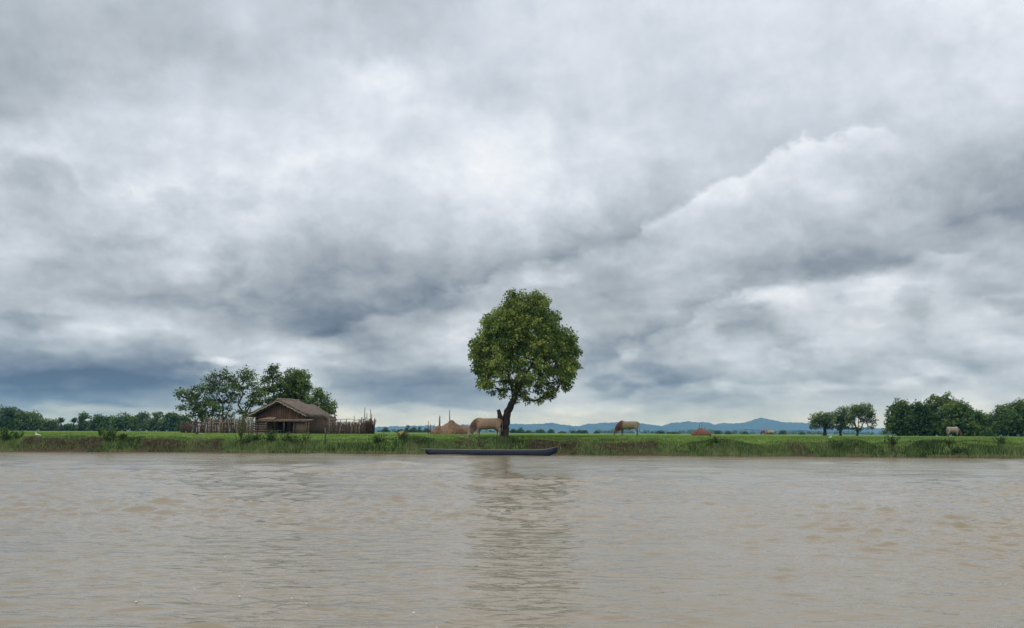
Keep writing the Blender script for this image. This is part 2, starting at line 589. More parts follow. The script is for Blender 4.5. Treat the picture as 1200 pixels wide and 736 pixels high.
def height(x, y):
    x = np.asarray(x, float)
    y = np.asarray(y, float)
    s = y - shore(x)
    c = cut(x)
    lip = 0.96 + 0.08 * np.sin(x * 0.17 + 2) + 0.07 * np.sin(x * 0.61 + 1) + 0.06 * np.sin(x * 1.37) + 0.03 * np.sin(x * 3.1)
    wface = 1.15 - 0.7 * c
    t = np.clip(s / wface, 0, 1)
    face = lip * (t ** (0.8 + 0.4 * c))
    rise = (1.30 - lip) * (1 - np.exp(-np.maximum(s - wface, 0) / 1.3))
    under = np.minimum(s, 0) * 0.5
    z = face + rise + under
    z = z + np.clip((s + 0.3) * 1.2, 0, 1) * (0.035 * vnoise(x * 2.2, y * 2.2, 1) + 0.02 * vnoise(x * 6, y * 6, 2)) * np.exp(-np.maximum(s, 0) / 60)
    z = z + np.where(s > 15, 0.05 * vnoise(x * 0.05, y * 0.05, 3) * np.clip((s - 15) / 80, 0, 1), 0)
    return z


def gh(x, y):
    return float(height(np.array([x]), np.array([y]))[0])


xs = np.concatenate([-np.geomspace(8500, 58, 60), np.arange(-57.8, 57.9, 0.16), np.geomspace(58, 8500, 60)])
ss = np.concatenate([[-6, -3, -1.5, -0.8, -0.4, -0.2], np.arange(0, 2.4, 0.08), np.arange(2.4, 8, 0.3), np.geomspace(8, 8300, 90)])
XX, SS = np.meshgrid(xs, ss)
YY = np.maximum(shore(np.clip(XX, -500, 260)), 15) + SS
ZZ = height(np.clip(XX, -500, 260), YY)
ny_, nx_ = XX.shape
idx = np.arange(ny_ * nx_).reshape(ny_, nx_)
Fq = np.stack([idx[:-1, :-1], idx[:-1, 1:], idx[1:, 1:], idx[1:, :-1]], -1).reshape(-1, 4)
V = np.stack([XX, YY, ZZ], -1).reshape(-1, 3)
cutv = cut(XX).reshape(-1) * np.clip(1 - (SS.reshape(-1) - 0.75) / 0.5, 0, 1)
wet = np.clip(1 - SS.reshape(-1) / 0.35, 0, 1)
me = mesh_np('ground', V, [Fq], True, {'earth': cutv, 'wet': wet})

m, t, out = newmat('ground')
at = t.node('ShaderNodeAttribute', attribute_name='earth')
awet = t.node('ShaderNodeAttribute', attribute_name='wet')
tcn = t.node('ShaderNodeTexCoord')
ob = tcn.outputs['Object']
n_s = t.noise(ob, 1.2, 8, 0.6)
n_m = t.noise(ob, 0.12, 6, 0.6)
mpf = t.node('ShaderNodeMapping', {'Vector': ob, 'Scale': (0.012, 0.05, 0.05)})
n_l = t.noise(mpf.outputs[0], 1.0, 6, 0.6)
grass = t.ramp(t.m('ADD', t.m('MULTIPLY', n_s, 0.6), t.m('MULTIPLY', n_m, 0.4)),
               [(0.3, (0.085, 0.150, 0.030)), (0.5, (0.135, 0.235, 0.048)), (0.7, (0.21, 0.31, 0.075))])
dry = t.mixc(t.rng(n_l, 0.50, 0.66), grass, (0.17, 0.17, 0.075))
ysep = t.node('ShaderNodeSeparateXYZ', {0: ob})
far = t.rng(ysep.outputs[1], 110, 260)
pat = t.noise(t.node('ShaderNodeMapping', {'Vector': ob, 'Scale': (0.06, 0.16, 0.1)}).outputs[0], 1.0, 6, 0.65)
grass = t.mixc(t.rng(pat, 0.36, 0.62), t.mixc(1.0, grass, (0.78, 0.82, 0.82), 'MULTIPLY'), grass)
grass = t.mixc(t.rng(ysep.outputs[0], -5, 30, 0, 0.35), grass, (0.13, 0.16, 0.07))
grass2 = t.mixc(far, grass, dry)
earth = t.ramp(t.noise(ob, 5, 8, 0.7), [(0.3, (0.022, 0.018, 0.010)), (0.5, (0.050, 0.042, 0.024)), (0.7, (0.16, 0.130, 0.080))])
f_e = t.rng(t.m('ADD', at.outputs['Fac'], t.m('MULTIPLY', t.m('SUBTRACT', n_s, 0.5), 1.6)), 0.35, 0.6)
cc = t.mixc(f_e, grass2, earth)
cc = t.mixc(awet.outputs['Fac'], cc, (0.10, 0.078, 0.05))
bs = t.node('ShaderNodeBsdfPrincipled', {'Base Color': cc, 'Roughness': 0.95, 'Specular IOR Level': 0.1})
bp = t.node('ShaderNodeBump', {'Height': t.noise(ob, 9, 8, 0.7), 'Strength': 0.8, 'Distance': 0.06})
t.l.new(bp.outputs[0], bs.inputs['Normal'])
t.l.new(bs.outputs[0], out.inputs[0])
tag(obj('ground', me, m), 'flat green river plain with a low earthen bank', kind='structure')

# ------------------------------------------------------------------ river
r = np.random.default_rng(21)
yr = [-60.0, -40, -20, -8, -2, 1.5]
y = 3.0
while y < 72:
    yr.append(y)
    y += max(0.026, y * y / 4600.0)
yr += [76, 84, 100]
yr = np.array(yr)
sc = np.concatenate([-np.geomspace(12, 0.66, 30), np.linspace(-0.64, 0.64, 560), np.geomspace(0.66, 12, 30)])
XX = sc[None, :] * (np.abs(yr)[:, None] * 0.93 + 2.5)
YY = np.repeat(yr[:, None], len(sc), 1)
dyr = np.gradient(yr)[:, None]
ZZ = np.zeros_like(XX)
GX_ = np.zeros_like(XX)
GY_ = np.zeros_like(XX)
patch = 0.75 + 0.35 * vnoise(XX * 0.10, YY * 0.16, 9) + 0.18 * vnoise(XX * 0.35 + 4, YY * 0.5, 10)
patch = np.clip(patch, 0.25, 1.6)
for i in range(76):
    lam = float(np.exp(r.uniform(math.log(0.11), math.log(1.1))))
    k = 2 * PI / lam
    ang = r.normal(0, 0.50) + 0.12           # crests run mostly across the view
    kx = k * math.sin(ang)
    ky = k * math.cos(ang)
    amp = 0.0046 * lam ** 0.62
    ph = r.uniform(0, 2 * PI)
    keep = np.clip(1.9 - 4.0 * dyr / lam, 0, 1)
    arg = kx * XX + ky * YY + ph + 0.9 * vnoise(XX * 0.5, YY * 0.5, 30 + i)
    ZZ += keep * amp * np.sin(arg)
for i in range(26):                            # longer, very low waves that still show far out
    lam = float(np.exp(r.uniform(math.log(1.3), math.log(5.0))))
    k = 2 * PI / lam
    ang = r.normal(0, 0.6) + 0.1
    keep = np.clip(1.9 - 4.0 * dyr / lam, 0, 1) * (0.35 + 0.65 * np.clip((YY - 12) / 20, 0, 1))
    ZZ += keep * 0.0026 * lam ** 0.95 * np.sin(k * math.sin(ang) * XX + k * math.cos(ang) * YY + r.uniform(0, 6.28) + 1.2 * vnoise(XX * 0.25, YY * 0.25, 130 + i))
# sharpen crests a little
ZZ = ZZ * patch
ZZ = ZZ + 14.0 * ZZ * np.abs(ZZ)
ZZ *= 1.35 - 0.6 * np.clip((YY - 9) / 14, 0, 1)
ZZ *= np.clip((shore(np.clip(XX, -200, 200)) - YY) / 1.5, 0.4, 1)
inner = (np.abs(sc) < 0.7)[None, :]
ZZ = np.where(inner, ZZ, ZZ * 0.3)
ny_, nx_ = XX.shape
idx = np.arange(ny_ * nx_).reshape(ny_, nx_)
Fq = np.stack([idx[:-1, :-1], idx[:-1, 1:], idx[1:, 1:], idx[1:, :-1]], -1).reshape(-1, 4)
me = mesh_np('water', np.stack([XX, YY, ZZ], -1).reshape(-1, 3), [Fq], True)
m, t, out = newmat('river_water')
tcn = t.node('ShaderNodeTexCoord')
ob = tcn.outputs['Object']
mp1 = t.node('ShaderNodeMapping', {'Vector': ob, 'Scale': (1.0, 1.9, 1.0), 'Rotation': (0, 0, 0.12)})
mp2 = t.node('ShaderNodeMapping', {'Vector': ob, 'Scale': (0.05, 0.12, 1.0), 'Rotation': (0, 0, -0.1)})
b1 = t.noise(mp1.outputs[0], 3.2, 4, 0.55, 0.3)
b2 = t.noise(mp1.outputs[0], 1.1, 3, 0.5, 0.4)
silt = t.noise(mp2.outputs[0], 1.0, 5, 0.6)
calm = t.rng(silt, 0.35, 0.65, 0.5, 1.15)
hgt = t.m('MULTIPLY', t.m('ADD', t.m('MULTIPLY', b1, 0.022), t.m('MULTIPLY', b2, 0.030)), calm)
bp = t.node('ShaderNodeBump', {'Height': hgt, 'Strength': 1.0, 'Distance': 1.0})
wsep = t.node('ShaderNodeSeparateXYZ', {0: ob})
gust = t.noise(t.node('ShaderNodeMapping', {'Vector': ob, 'Scale': (0.16, 0.45, 1.0), 'Rotation': (0, 0, 0.08)}).outputs[0], 1.0, 6, 0.65)
wr = t.m('ADD', t.rng(wsep.outputs[1], 20, 60, 0.05, 0.15), t.rng(gust, 0.42, 0.66, 0.0, 0.10))
cw = t.mixc(silt, (0.290, 0.232, 0.145), (0.248, 0.206, 0.135))
bs = t.node('ShaderNodeBsdfPrincipled', {'Base Color': cw, 'Roughness': wr, 'IOR': 1.33, 'Specular IOR Level': 0.8})
t.l.new(bp.outputs[0], bs.inputs['Normal'])
t.l.new(bs.outputs[0], out.inputs[0])
tag(obj('water', me, m), 'wide muddy brown river with small wind ripples', kind='structure')

# ------------------------------------------------------------------ blue hills on the horizon
M_HILL = simple('forested_hills', (0.035, 0.055, 0.035), (0.065, 0.085, 0.050), 0.004, 0.95, 0.0)


def ridge(name, pts, Y, depth, label, seed):
    pts = sorted(pts)
    pxs = np.arange(pts[0][0], pts[-1][0], 1.0)
    top = np.interp(pxs, [p[0] for p in pts], [p[1] for p in pts])
    rr = np.random.default_rng(seed)
    jag = sum(np.sin(pxs * f + rr.uniform(0, 6)) * a for f, a in ((0.13, 0.4), (0.31, 0.35), (0.9, 0.25), (2.3, 0.12)))
    top = top + jag * np.clip((508 - top) / 8, 0, 1)
    A = [P(a, b, Y) for a, b in zip(pxs, top)]
    X = np.array([p.x for p in A])
    Z = np.maximum(np.array([p.z for p in A]), 1.5)
    rows = []
    prof = [(-1, 0.0), (-0.75, 0.18), (-0.5, 0.42), (-0.3, 0.6), (-0.12, 0.86), (0, 1.0), (0.2, 0.7), (0.6, 0.25), (1, 0.0)]
    for f, h in prof:
        yy = np.full_like(X, Y + f * depth) + (0 if f in (-1, 1, 0) else 1) * 60 * np.sin(X * 0.01 + f * 9)
        hh = Z * h * (1 + (0.0 if f == 0 else 0.22) * np.sin(X * 0.012 + f * 7 + seed) * (h > 0))
        rows.append(np.stack([X, yy, hh + (0.5 if h else -2)], -1))
    V = np.concatenate(rows)
    n = len(X)
    idx = np.arange(len(prof) * n).reshape(len(prof), n)
    Fq = np.stack([idx[:-1, :-1], idx[:-1, 1:], idx[1:, 1:], idx[1:, :-1]], -1).reshape(-1, 4)
    tag(obj(name, mesh_np(name, V, [Fq], True), M_HILL), label, kind='structure')


ridge('hills', [(150, 507), (330, 505.5), (425, 502), (462, 499.5), (500, 499), (560, 498.5), (600, 497), (625, 497), (650, 496), (668, 498.5), (680, 499.5),
                (692, 497), (705, 495.6), (718, 494.5), (740, 496.5), (757, 497.2), (775, 499), (788, 496.2), (805, 493.5), (820, 495), (835, 498), (846, 496), (858, 495.5),
                (870, 496), (884, 492), (893, 490.8), (903, 491.5), (915, 494), (930, 496), (940, 495), (955, 498), (985, 500), (1035, 503), (1100, 506), (1200, 509.5)],
      7900, 600, 'long range of blue hills along the horizon', 1)
ridge('hills', [(770, 509), (800, 505), (815, 503), (830, 502.5), (850, 505), (880, 503), (905, 504.5), (935, 504), (960, 505.5), (1000, 505), (1040, 509)],
      5600, 400, 'low wooded foothill in front of the blue hills', 5)

# ------------------------------------------------------------------ materials
M_BARK = simple('bark', (0.028, 0.022, 0.017), (0.075, 0.060, 0.046), 6, 0.95, 0.8, (1, 1, 0.3), bdist=0.04)
M_BARK_PALE = simple('pale_bark', (0.07, 0.06, 0.05), (0.16, 0.14, 0.115), 6, 0.95, 0.6, (1, 1, 0.3), bdist=0.03)
M_LEAF_BIG = leafmat('mango_leaves', (0.022, 0.055, 0.012), (0.085, 0.165, 0.032), (0.30, 0.38, 0.085), 0.32, 0.9, 0.7)
M_LEAF_MID = leafmat('grey_green_leaves', (0.034, 0.070, 0.018), (0.105, 0.185, 0.045), (0.27, 0.36, 0.095), 0.22, 0.8, 0.6)
M_LEAF_DARK = leafmat('dark_leaves', (0.028, 0.060, 0.014), (0.088, 0.158, 0.032), (0.23, 0.30, 0.07), 0.18, 0.8, 0.35)
M_LEAF_BRIGHT = leafmat('bright_leaves', (0.03, 0.07, 0.015), (0.08, 0.15, 0.03), (0.2, 0.26, 0.05), 0.25, 0.8, 0.5)
M_WEED = leafmat('weed_leaves', (0.035, 0.055, 0.020), (0.085, 0.13, 0.035), (0.24, 0.24, 0.09), 0.25, 0.6, 1.0)
M_GRASS = leafmat('grass_blades', (0.110, 0.180, 0.034), (0.205, 0.325, 0.064), (0.38, 0.46, 0.12), 0.22, 0.7, 0.25)
M_REED = leafmat('bank_blades', (0.022, 0.044, 0.012), (0.100, 0.180, 0.045), (0.28, 0.31, 0.13), 0.2, 0.7, 0.5)


# ------------------------------------------------------------------ foliage
def leaf_cloud(cent, rad, nsub, nleaf, size, r, droop=0.5, subr=0.3, tint0=0.45, shell=0.55, tvar=0.13):
    """leaf quads in clumps spread over several blobs. cent (B,3), rad (B,3)"""
    C, Tn = [], []
    for c, ra in zip(cent, rad):
        k = max(3, int(nsub * (ra[0] * ra[2]) ** 0.9))
        d = r.normal(size=(k, 3))
        d /= np.linalg.norm(d, axis=1)[:, None]
        rr = shell + (1.04 - shell) * r.random(k) ** 0.6
        C.append(c + d * ra * rr[:, None])
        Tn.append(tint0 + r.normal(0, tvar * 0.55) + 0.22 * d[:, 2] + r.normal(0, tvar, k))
    C = np.concatenate(C)
    Tn = np.concatenate(Tn)
    n = len(C) * nleaf
    ci = np.repeat(np.arange(len(C)), nleaf)
    off = r.normal(size=(n, 3))
    off /= np.linalg.norm(off, axis=1)[:, None]
    off *= (subr * r.random(n) ** 0.5)[:, None]
    off[:, 2] *= 0.8
    base = C[ci] + off
    dirv = off / (subr + 1e-6) + r.normal(0, 0.45, (n, 3))
    dirv[:, 2] -= droop
    dirv /= np.linalg.norm(dirv, axis=1)[:, None] + 1e-9
    sd_ = np.cross(dirv, r.normal(size=(n, 3)))
    sd_ /= np.linalg.norm(sd_, axis=1)[:, None] + 1e-9
    ln = size * r.uniform(0.7, 1.35, n)[:, None]
    wd = ln * r.uniform(0.22, 0.34, n)[:, None]
    nup = np.cross(dirv, sd_)
    V = np.stack([base, base + dirv * ln * 0.45 + sd_ * wd, base + dirv * ln + nup * ln * 0.06, base + dirv * ln * 0.45 - sd_ * wd], 1).reshape(-1, 3)
    Fq = np.arange(n * 4).reshape(n, 4)
    tint = np.repeat(np.clip(Tn[ci] + r.normal(0, 0.10, n), 0, 1), 4)
    return V, Fq, tint


def limb(p, q, n, r, wob):
    p = np.array(p, float)
    q = np.array(q, float)
    tt = np.linspace(0, 1, n)[:, None]
    L_ = np.linalg.norm(q - p)
    mid = r.normal(0, wob * L_, 3)
    pts = p + (q - p) * tt + mid * (np.sin(tt * PI)) + np.array([0, 0, -0.12 * L_]) * np.sin(tt * PI) * 0.5
    pts[1:-1] += r.normal(0, wob * L_ * 0.25, (n - 2, 3))
    return pts


def tree(name, label, D, blobs, trunk, tw0, leafm, barkm=None, size=0.2, nsub=14, nleaf=14, subr=0.35, depthk=0.8, tvar=0.13,
         group=None, cat='tree', tint0=0.45, droop=0.5, shell=0.5, seed=1, fork=None, branches=True, back=True, backy=9999, extra_trunks=()):
    """blobs: (px, py, r_px[, weight]) in the photograph at depth D; trunk: pixel points from the ground up"""
    r = np.random.default_rng(seed)
    k = D / F
    bx = P(trunk[0][0], trunk[0][1], D)
    base = Vector((bx.x, D, gh(bx.x, D) - 0.05))
    root = empty(name, base)
    tag(root, label, cat, group)
    cxm = np.mean([b[0] for b in blobs])
    hw = max(abs(b[0] - cxm) + b[2] for b in blobs) * k
    cent, rad = [], []
    for b in blobs:
        p = P(b[0], b[1], D)
        rr = b[2] * k
        off = abs(b[0] - cxm) * k / hw
        half = max(0.0, (1 - off ** 2)) ** 0.5 * hw * depthk - rr * 0.6
        half = max(half, 0)
        ys = [r.uniform(-0.25, 0.25) * rr]
        if back and half > rr * 0.7 and b[1] < backy:
            ys = [-half, half * 0.9, r.uniform(-0.3, 0.3) * half]
        for yy in ys:
            cent.append((p.x - base.x + r.normal(0, rr * 0.12), yy, p.z - base.z + r.normal(0, rr * 0.08)))
            rad.append((rr, rr * 1.0, rr * 0.9))
    cent = np.array(cent)
    rad = np.array(rad)
    V, Fq, tint = leaf_cloud(cent, rad, nsub, nleaf, size, r, droop, subr, tint0, shell, tvar)
    me_ = mesh_np('crown', V, [Fq], False, {'tint': tint})
    obj('crown', me_, leafm, root)
    tr = MB()
    pts = []
    for x, y_ in trunk:
        p = P(x, y_, D)
        pts.append((p.x - base.x, r.normal(0, 0.05), p.z - base.z))
    pts[0] = (0, 0, 0)
    pts = np.array(pts)
    # finer, slightly crooked trunk with a flared foot
    tt = np.linspace(0, len(pts) - 1, len(pts) * 4)
    fine = np.stack([np.interp(tt, range(len(pts)), pts[:, i]) for i in range(3)], 1)
    fine[1:] += r.normal(0, tw0 * 0.10, (len(fine) - 1, 3)) * (1, 1, 0.3)
    rads = np.linspace(tw0, tw0 * 0.55, len(fine))
    rads[0] *= 1.5
    rads[1] *= 1.15
    tr.tube(fine, rads, 10)
    skel = [(p_, tw0 * 0.55) for p_ in fine[int(len(fine) * 0.6):]]
    for et, ew in extra_trunks:
        q_ = [(P(x, y_, D).x - base.x, 0.0, P(x, y_, D).z - base.z) for x, y_ in et]
        q_ = np.array(q_)
        t2 = np.linspace(0, len(q_) - 1, len(q_) * 3)
        q2_ = np.stack([np.interp(t2, range(len(q_)), q_[:, i]) for i in range(3)], 1)
        q2_[1:] += r.normal(0, ew * 0.12, (len(q2_) - 1, 3))
        tr.tube(q2_, np.linspace(ew, ew * 0.35, len(q2_)), 8)
        skel += [(p_, ew * 0.5) for p_ in q2_[1:]]
    tr.build('trunk', barkm or M_BARK, root, True)
    if branches:
        br = MB()
        for c, ra in zip(cent, rad):
            dd = [np.linalg.norm(c - p_) + 0.9 * max(0.0, p_[2] - c[2]) for p_, w_ in skel]
            s0, w0 = skel[int(np.argmin(dd))]
            pth = limb(s0, c, 7, r, 0.09)
            L_ = np.linalg.norm(c - s0)
            br.tube(pth, np.linspace(min(w0 * 0.75, 0.025 + L_ * 0.018), 0.012 + 0.003 * size * 20, 7), 6)
            if L_ > 1.5:
                skel += [(pth[3], min(w0 * 0.5, 0.02 + L_ * 0.012)), (pth[5], min(w0 * 0.4, 0.015 + L_ * 0.008))]
            for _ in range(4):
                d = r.normal(size=3)
                d /= np.linalg.norm(d)
                e = c + d * ra * 0.85
                br.tube(limb(pth[int(r.integers(3, 7))], e, 5, r, 0.08), np.linspace(0.03 + size * 0.06, 0.010, 5), 4)
        br.build('branches', barkm or M_BARK, root, True)['kind'] = 'stuff'
    return root


# the big tree on the bank
BIG = [(606, 358, 15), (622, 359, 15), (638, 360, 13), (592, 364, 13), (648, 369, 10), (578, 376, 14), (567, 389, 14), (561, 404, 13), (558, 420, 11), (558, 436, 9), (564, 450, 9), (571, 460, 6),
       (600, 380, 20), (622, 384, 20), (643, 386, 16), (584, 396, 17), (662, 396, 12), (669, 408, 11), (671, 422, 10), (668, 436, 11), (665, 450, 9),
       (603, 408, 17), (628, 410, 17), (649, 412, 15), (579, 418, 14), (575, 434, 10), (652, 434, 11), (650, 452, 8), (657, 462, 5), (642, 468, 4), (628, 460, 6), (616, 466, 5), (669, 461, 3.5),
       (632, 434, 9), (612, 432, 8), (594, 430, 8), (586, 444, 5), (588, 460, 3.5), (585, 468, 2.5), (602, 472, 4.5), (636, 448, 6), (620, 449, 5), (648, 471, 3), (606, 347, 6), (592, 352, 6), (619, 348, 5), (636, 351, 6), (674, 396, 6), (681, 412, 5), (679, 430, 5), (552, 412, 5), (551, 432, 5), (571, 374, 7), (600, 343, 4), (628, 346, 4), (607, 462, 8), (597, 452, 7), (620, 472, 6), (634, 471, 6), (646, 464, 8), (612, 450, 8), (590, 452, 6)]
BIG = [(614 + (x - 614) * 0.905, 413 + (y - 413) * 0.905, q_ * 0.94) for x, y, q_ in BIG]
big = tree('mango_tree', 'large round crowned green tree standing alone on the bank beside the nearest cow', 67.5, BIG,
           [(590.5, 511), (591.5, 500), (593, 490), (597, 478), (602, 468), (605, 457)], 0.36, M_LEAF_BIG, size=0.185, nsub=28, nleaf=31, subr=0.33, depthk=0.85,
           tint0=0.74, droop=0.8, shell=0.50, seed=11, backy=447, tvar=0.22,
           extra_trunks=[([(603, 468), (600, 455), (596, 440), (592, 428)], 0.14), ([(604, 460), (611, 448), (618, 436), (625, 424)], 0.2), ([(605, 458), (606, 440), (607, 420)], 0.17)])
st = MB()
st_pts = [P(589, 500, 67.5), P(586.5, 492, 67.5), P(585.5, 486, 67.3), P(584, 480, 67.3)]
st.tube([(p.x - big.location.x, -0.15, p.z - big.location.z) for p in st_pts], [0.30, 0.24, 0.17, 0.13], 8)
p = P(583, 483, 67.3)
p2 = P(585.5, 484.5, 67.3)
st.tube([(p2.x - big.location.x, -0.15, p2.z - big.location.z), (p.x - big.location.x, -0.2, p.z - big.location.z)], [0.1, 0.06], 6)
tag(st.build('branch_stub', M_BARK, big, True), 'short broken stub low on the left of the trunk')

# the trees around the hut
hutg = 'trees behind the thatched hut'
tree('leafy_tree', 'thin open tree at the left end of the hut yard, with low spreading branches', 106,
     [(222, 466, 7), (231, 462, 8), (217, 478, 5), (228, 476, 9), (240, 474, 8), (236, 484, 8), (226, 487, 5), (246, 482, 6), (218, 459, 3), (213, 460, 2.4), (233, 454, 5), (252, 478, 5), (244, 490, 4), (230, 494, 4)],
     [(236, 506), (236.5, 498), (237, 488), (236, 478)], 0.16, M_LEAF_MID, size=0.27, nsub=9.5, nleaf=13, subr=0.36, depthk=0.8, group=hutg, seed=21, shell=0.3, tint0=0.34,
     extra_trunks=[([(238, 505), (241, 495), (247, 485), (250, 476)], 0.1)])
tree('leafy_tree', 'taller open crowned tree behind the slatted fence, left of the hut', 110,
     [(246, 448, 8), (255, 442, 9), (266, 440, 9), (274, 447, 8), (243, 458, 8), (256, 456, 10), (268, 457, 9), (279, 461, 7), (262, 468, 7), (250, 469, 6), (272, 470, 6), (245, 472, 6), (262, 478, 4), (276, 452, 5), (268, 486, 4), (254, 486, 4), (258, 494, 3)],
     [(262, 506), (262, 496), (261, 486), (261, 474)], 0.15, M_LEAF_MID, size=0.27, nsub=8.5, nleaf=12, subr=0.36, group=hutg, seed=22, shell=0.3, tint0=0.36,
     extra_trunks=[([(262, 492), (268, 482), (272, 470)], 0.09)])
tree('leafy_tree', 'slim tree with a leaning trunk just left of the hut roof', 104,
     [(288, 434, 6), (293, 441, 7), (286, 444, 6), (297, 450, 5), (284, 453, 4), (302, 456, 7), (308, 462, 6), (296, 463, 6), (298, 470, 5), (306, 471, 4), (291, 474, 4), (283, 482, 4), (290, 486, 4)],
     [(286, 506), (286, 494), (285, 484), (279, 474), (284, 464)], 0.15, M_LEAF_MID, size=0.27, nsub=9.5, nleaf=13, subr=0.34, group=hutg, seed=23, shell=0.3, tint0=0.38,
     extra_trunks=[([(285, 488), (292, 478), (297, 468), (294, 452)], 0.1)])
tree('leafy_tree', 'dark tree rising directly behind the ridge of the hut roof', 108,
     [(318, 434, 5), (322, 430, 4), (314, 444, 6), (324, 442, 7), (320, 455, 7), (311, 457, 6), (330, 452, 7), (326, 465, 7), (316, 468, 5)],
     [(320, 506), (321, 490), (321, 470), (320, 452)], 0.16, M_LEAF_DARK, size=0.25, nsub=18, nleaf=14, subr=0.35, group=hutg, seed=24, shell=0.3, tint0=0.45)
tree('leafy_tree', 'full rounded green tree behind the right slope of the hut roof', 111,
     [(345, 440, 9), (353, 443, 9), (337, 449, 8), (348, 453, 11), (359, 452, 6), (340, 463, 9), (352, 465, 9), (334, 470, 7), (345, 474, 8), (356, 474, 6)],
     [(346, 506), (347, 490), (347, 470), (347, 455)], 0.18, M_LEAF_DARK, size=0.25, nsub=26, nleaf=15, subr=0.35, group=hutg, seed=25, shell=0.35, tint0=0.56)
tree('leafy_tree', 'low bushy tree at the right end of the hut roof', 107,
     [(372, 462, 6), (380, 466, 6), (366, 471, 7), (376, 475, 8), (386, 474, 6), (390, 482, 4), (381, 485, 6), (370, 482, 6), (388, 478, 4), (374, 457, 3)],
     [(377, 506), (377, 496), (377, 486), (377, 476)], 0.13, M_LEAF_MID, size=0.24, nsub=19, nleaf=14, subr=0.33, group=hutg, seed=26, shell=0.35, tint0=0.42)


# ------------------------------------------------------------------ far trees
def dome(cx_, top, wid, base, r, n=9):
    """blobs filling a rounded crown reaching nearly to the ground"""
    out = []
    h = base - top
    for i in range(n):
        a = r.uniform(0, 1)
        x = cx_ + (r.uniform(-1, 1)) * wid * 0.36
        lim = max(0.0, 1 - ((x - cx_) / (wid * 0.55)) ** 2) ** 0.5
        rad_ = min(wid, h) * r.uniform(0.17, 0.27)
        y_ = base - rad_ - (h * lim - 1.9 * rad_) * a
        out.append((x, min(y_, base - rad_ * 0.8), rad_))
    for f_ in (-0.42, -0.14, 0.14, 0.42):
        out.append((cx_ + wid * f_, base - h * 0.14, min(wid, h) * 0.17))
    out.append((cx_, top + min(wid, h) * 0.22, min(wid, h) * 0.22))
    out.append((cx_ - wid * .25, base - h * .32, min(wid, h) * 0.25))
    out.append((cx_ + wid * .25, base - h * .30, min(wid, h) * 0.25))
    return out


def fartree(label, D, cx_, top, wid, base, mat_, seed, group, n=9, size=0.5, nsub=5, nleaf=10, subr=0.6, tint0=0.4, name='tree', shell=0.3, cat='tree', tw_=None):
    r = np.random.default_rng(seed)
    return tree(name, label, D, dome(cx_, top, wid, base, r, n), [(cx_, base + 1), (cx_, base - (base - top) * 0.25), (cx_, base - (base - top) * 0.5)],
                tw_ or (base - top) * D / F * 0.035, mat_, size=size, nsub=nsub, nleaf=nleaf, subr=subr, group=group, seed=seed, tint0=tint0, branches=False, shell=shell, depthk=0.7, cat=cat)


LG = 'treeline across the field on the left'
for i, (x, tp, wd, lab) in enumerate([
        (14, 475.5, 28, 'tall dark rounded tree at the far left end of the treeline'),
        (37, 482, 24, 'dark spreading tree, second from the left end of the treeline'),
        (60, 491, 15, 'small round tree just left of the two palms'),
        (79, 497, 17, 'low dark bush between the two palms'),
        (100, 483, 13, 'narrow upright tree right of the palms, with sky showing at its foot'),
        (117, 485.5, 20, 'broad rounded tree right of the narrow upright tree in the treeline'),
        (133, 487, 17, 'lower tree filling the gap in the middle of the treeline'),
        (147, 482.5, 24, 'broad flat topped tree in the middle of the treeline'),
        (168, 483, 20, 'rounded tree right of the broad flat topped one in the treeline'),
        (185, 482.5, 15, 'slightly pointed tree towards the right end of the treeline'),
        (199, 482, 15, 'dark tree in the treeline, last but one before the hut yard'),
        (212, 485, 18, 'dark tree in the treeline, partly behind the open yard tree'),
        (-14, 480, 26, 'dark tree continuing the treeline past the picture edge')]):
    fartree(lab, 330 + (i * 37) % 60, x, tp, wd * 1.25, 504.9, M_LEAF_DARK, 50 + i, LG, size=0.7, nsub=2.9, nleaf=14, subr=0.8, n=14, tint0=0.36 + 0.1 * ((i * 7) % 5) / 4)
# two toddy palms
for i, (x, tp, lab) in enumerate([(71.5, 491, 'slim fan palm standing just right of the small round tree'), (87, 491, 'leaning fan palm nearest the narrow upright tree')]):
    D = 340
    r = np.random.default_rng(80 + i)
    b = P(x - i * 1.2, 503, D)
    t_ = P(x, tp + 1.3, D)
    base = Vector((b.x, D, gh(b.x, D)))
    root = tag(empty('palm_tree', base), lab, 'palm tree', 'two palms in the left treeline')
    mb = MB()
    mb.tube([(0, 0, -0.1), ((t_.x - b.x) * 0.4, 0, (t_.z - base.z) * 0.5), (t_.x - b.x, 0, t_.z - base.z)], [0.32, 0.24, 0.2], 8)
    mb.build('trunk', M_BARK, root, True)
    hd = np.array((t_.x - b.x, 0, t_.z - base.z))
    V, Fq, tint = leaf_cloud(np.array([hd]), np.array([(0.7, 0.7, 0.55)]), 30, 10, 0.75, r, 0.1, 0.35, 0.3, 0.4)
    obj('crown', mesh_np('crown', V, [Fq], False, {'tint': tint}), M_LEAF_DARK, root)

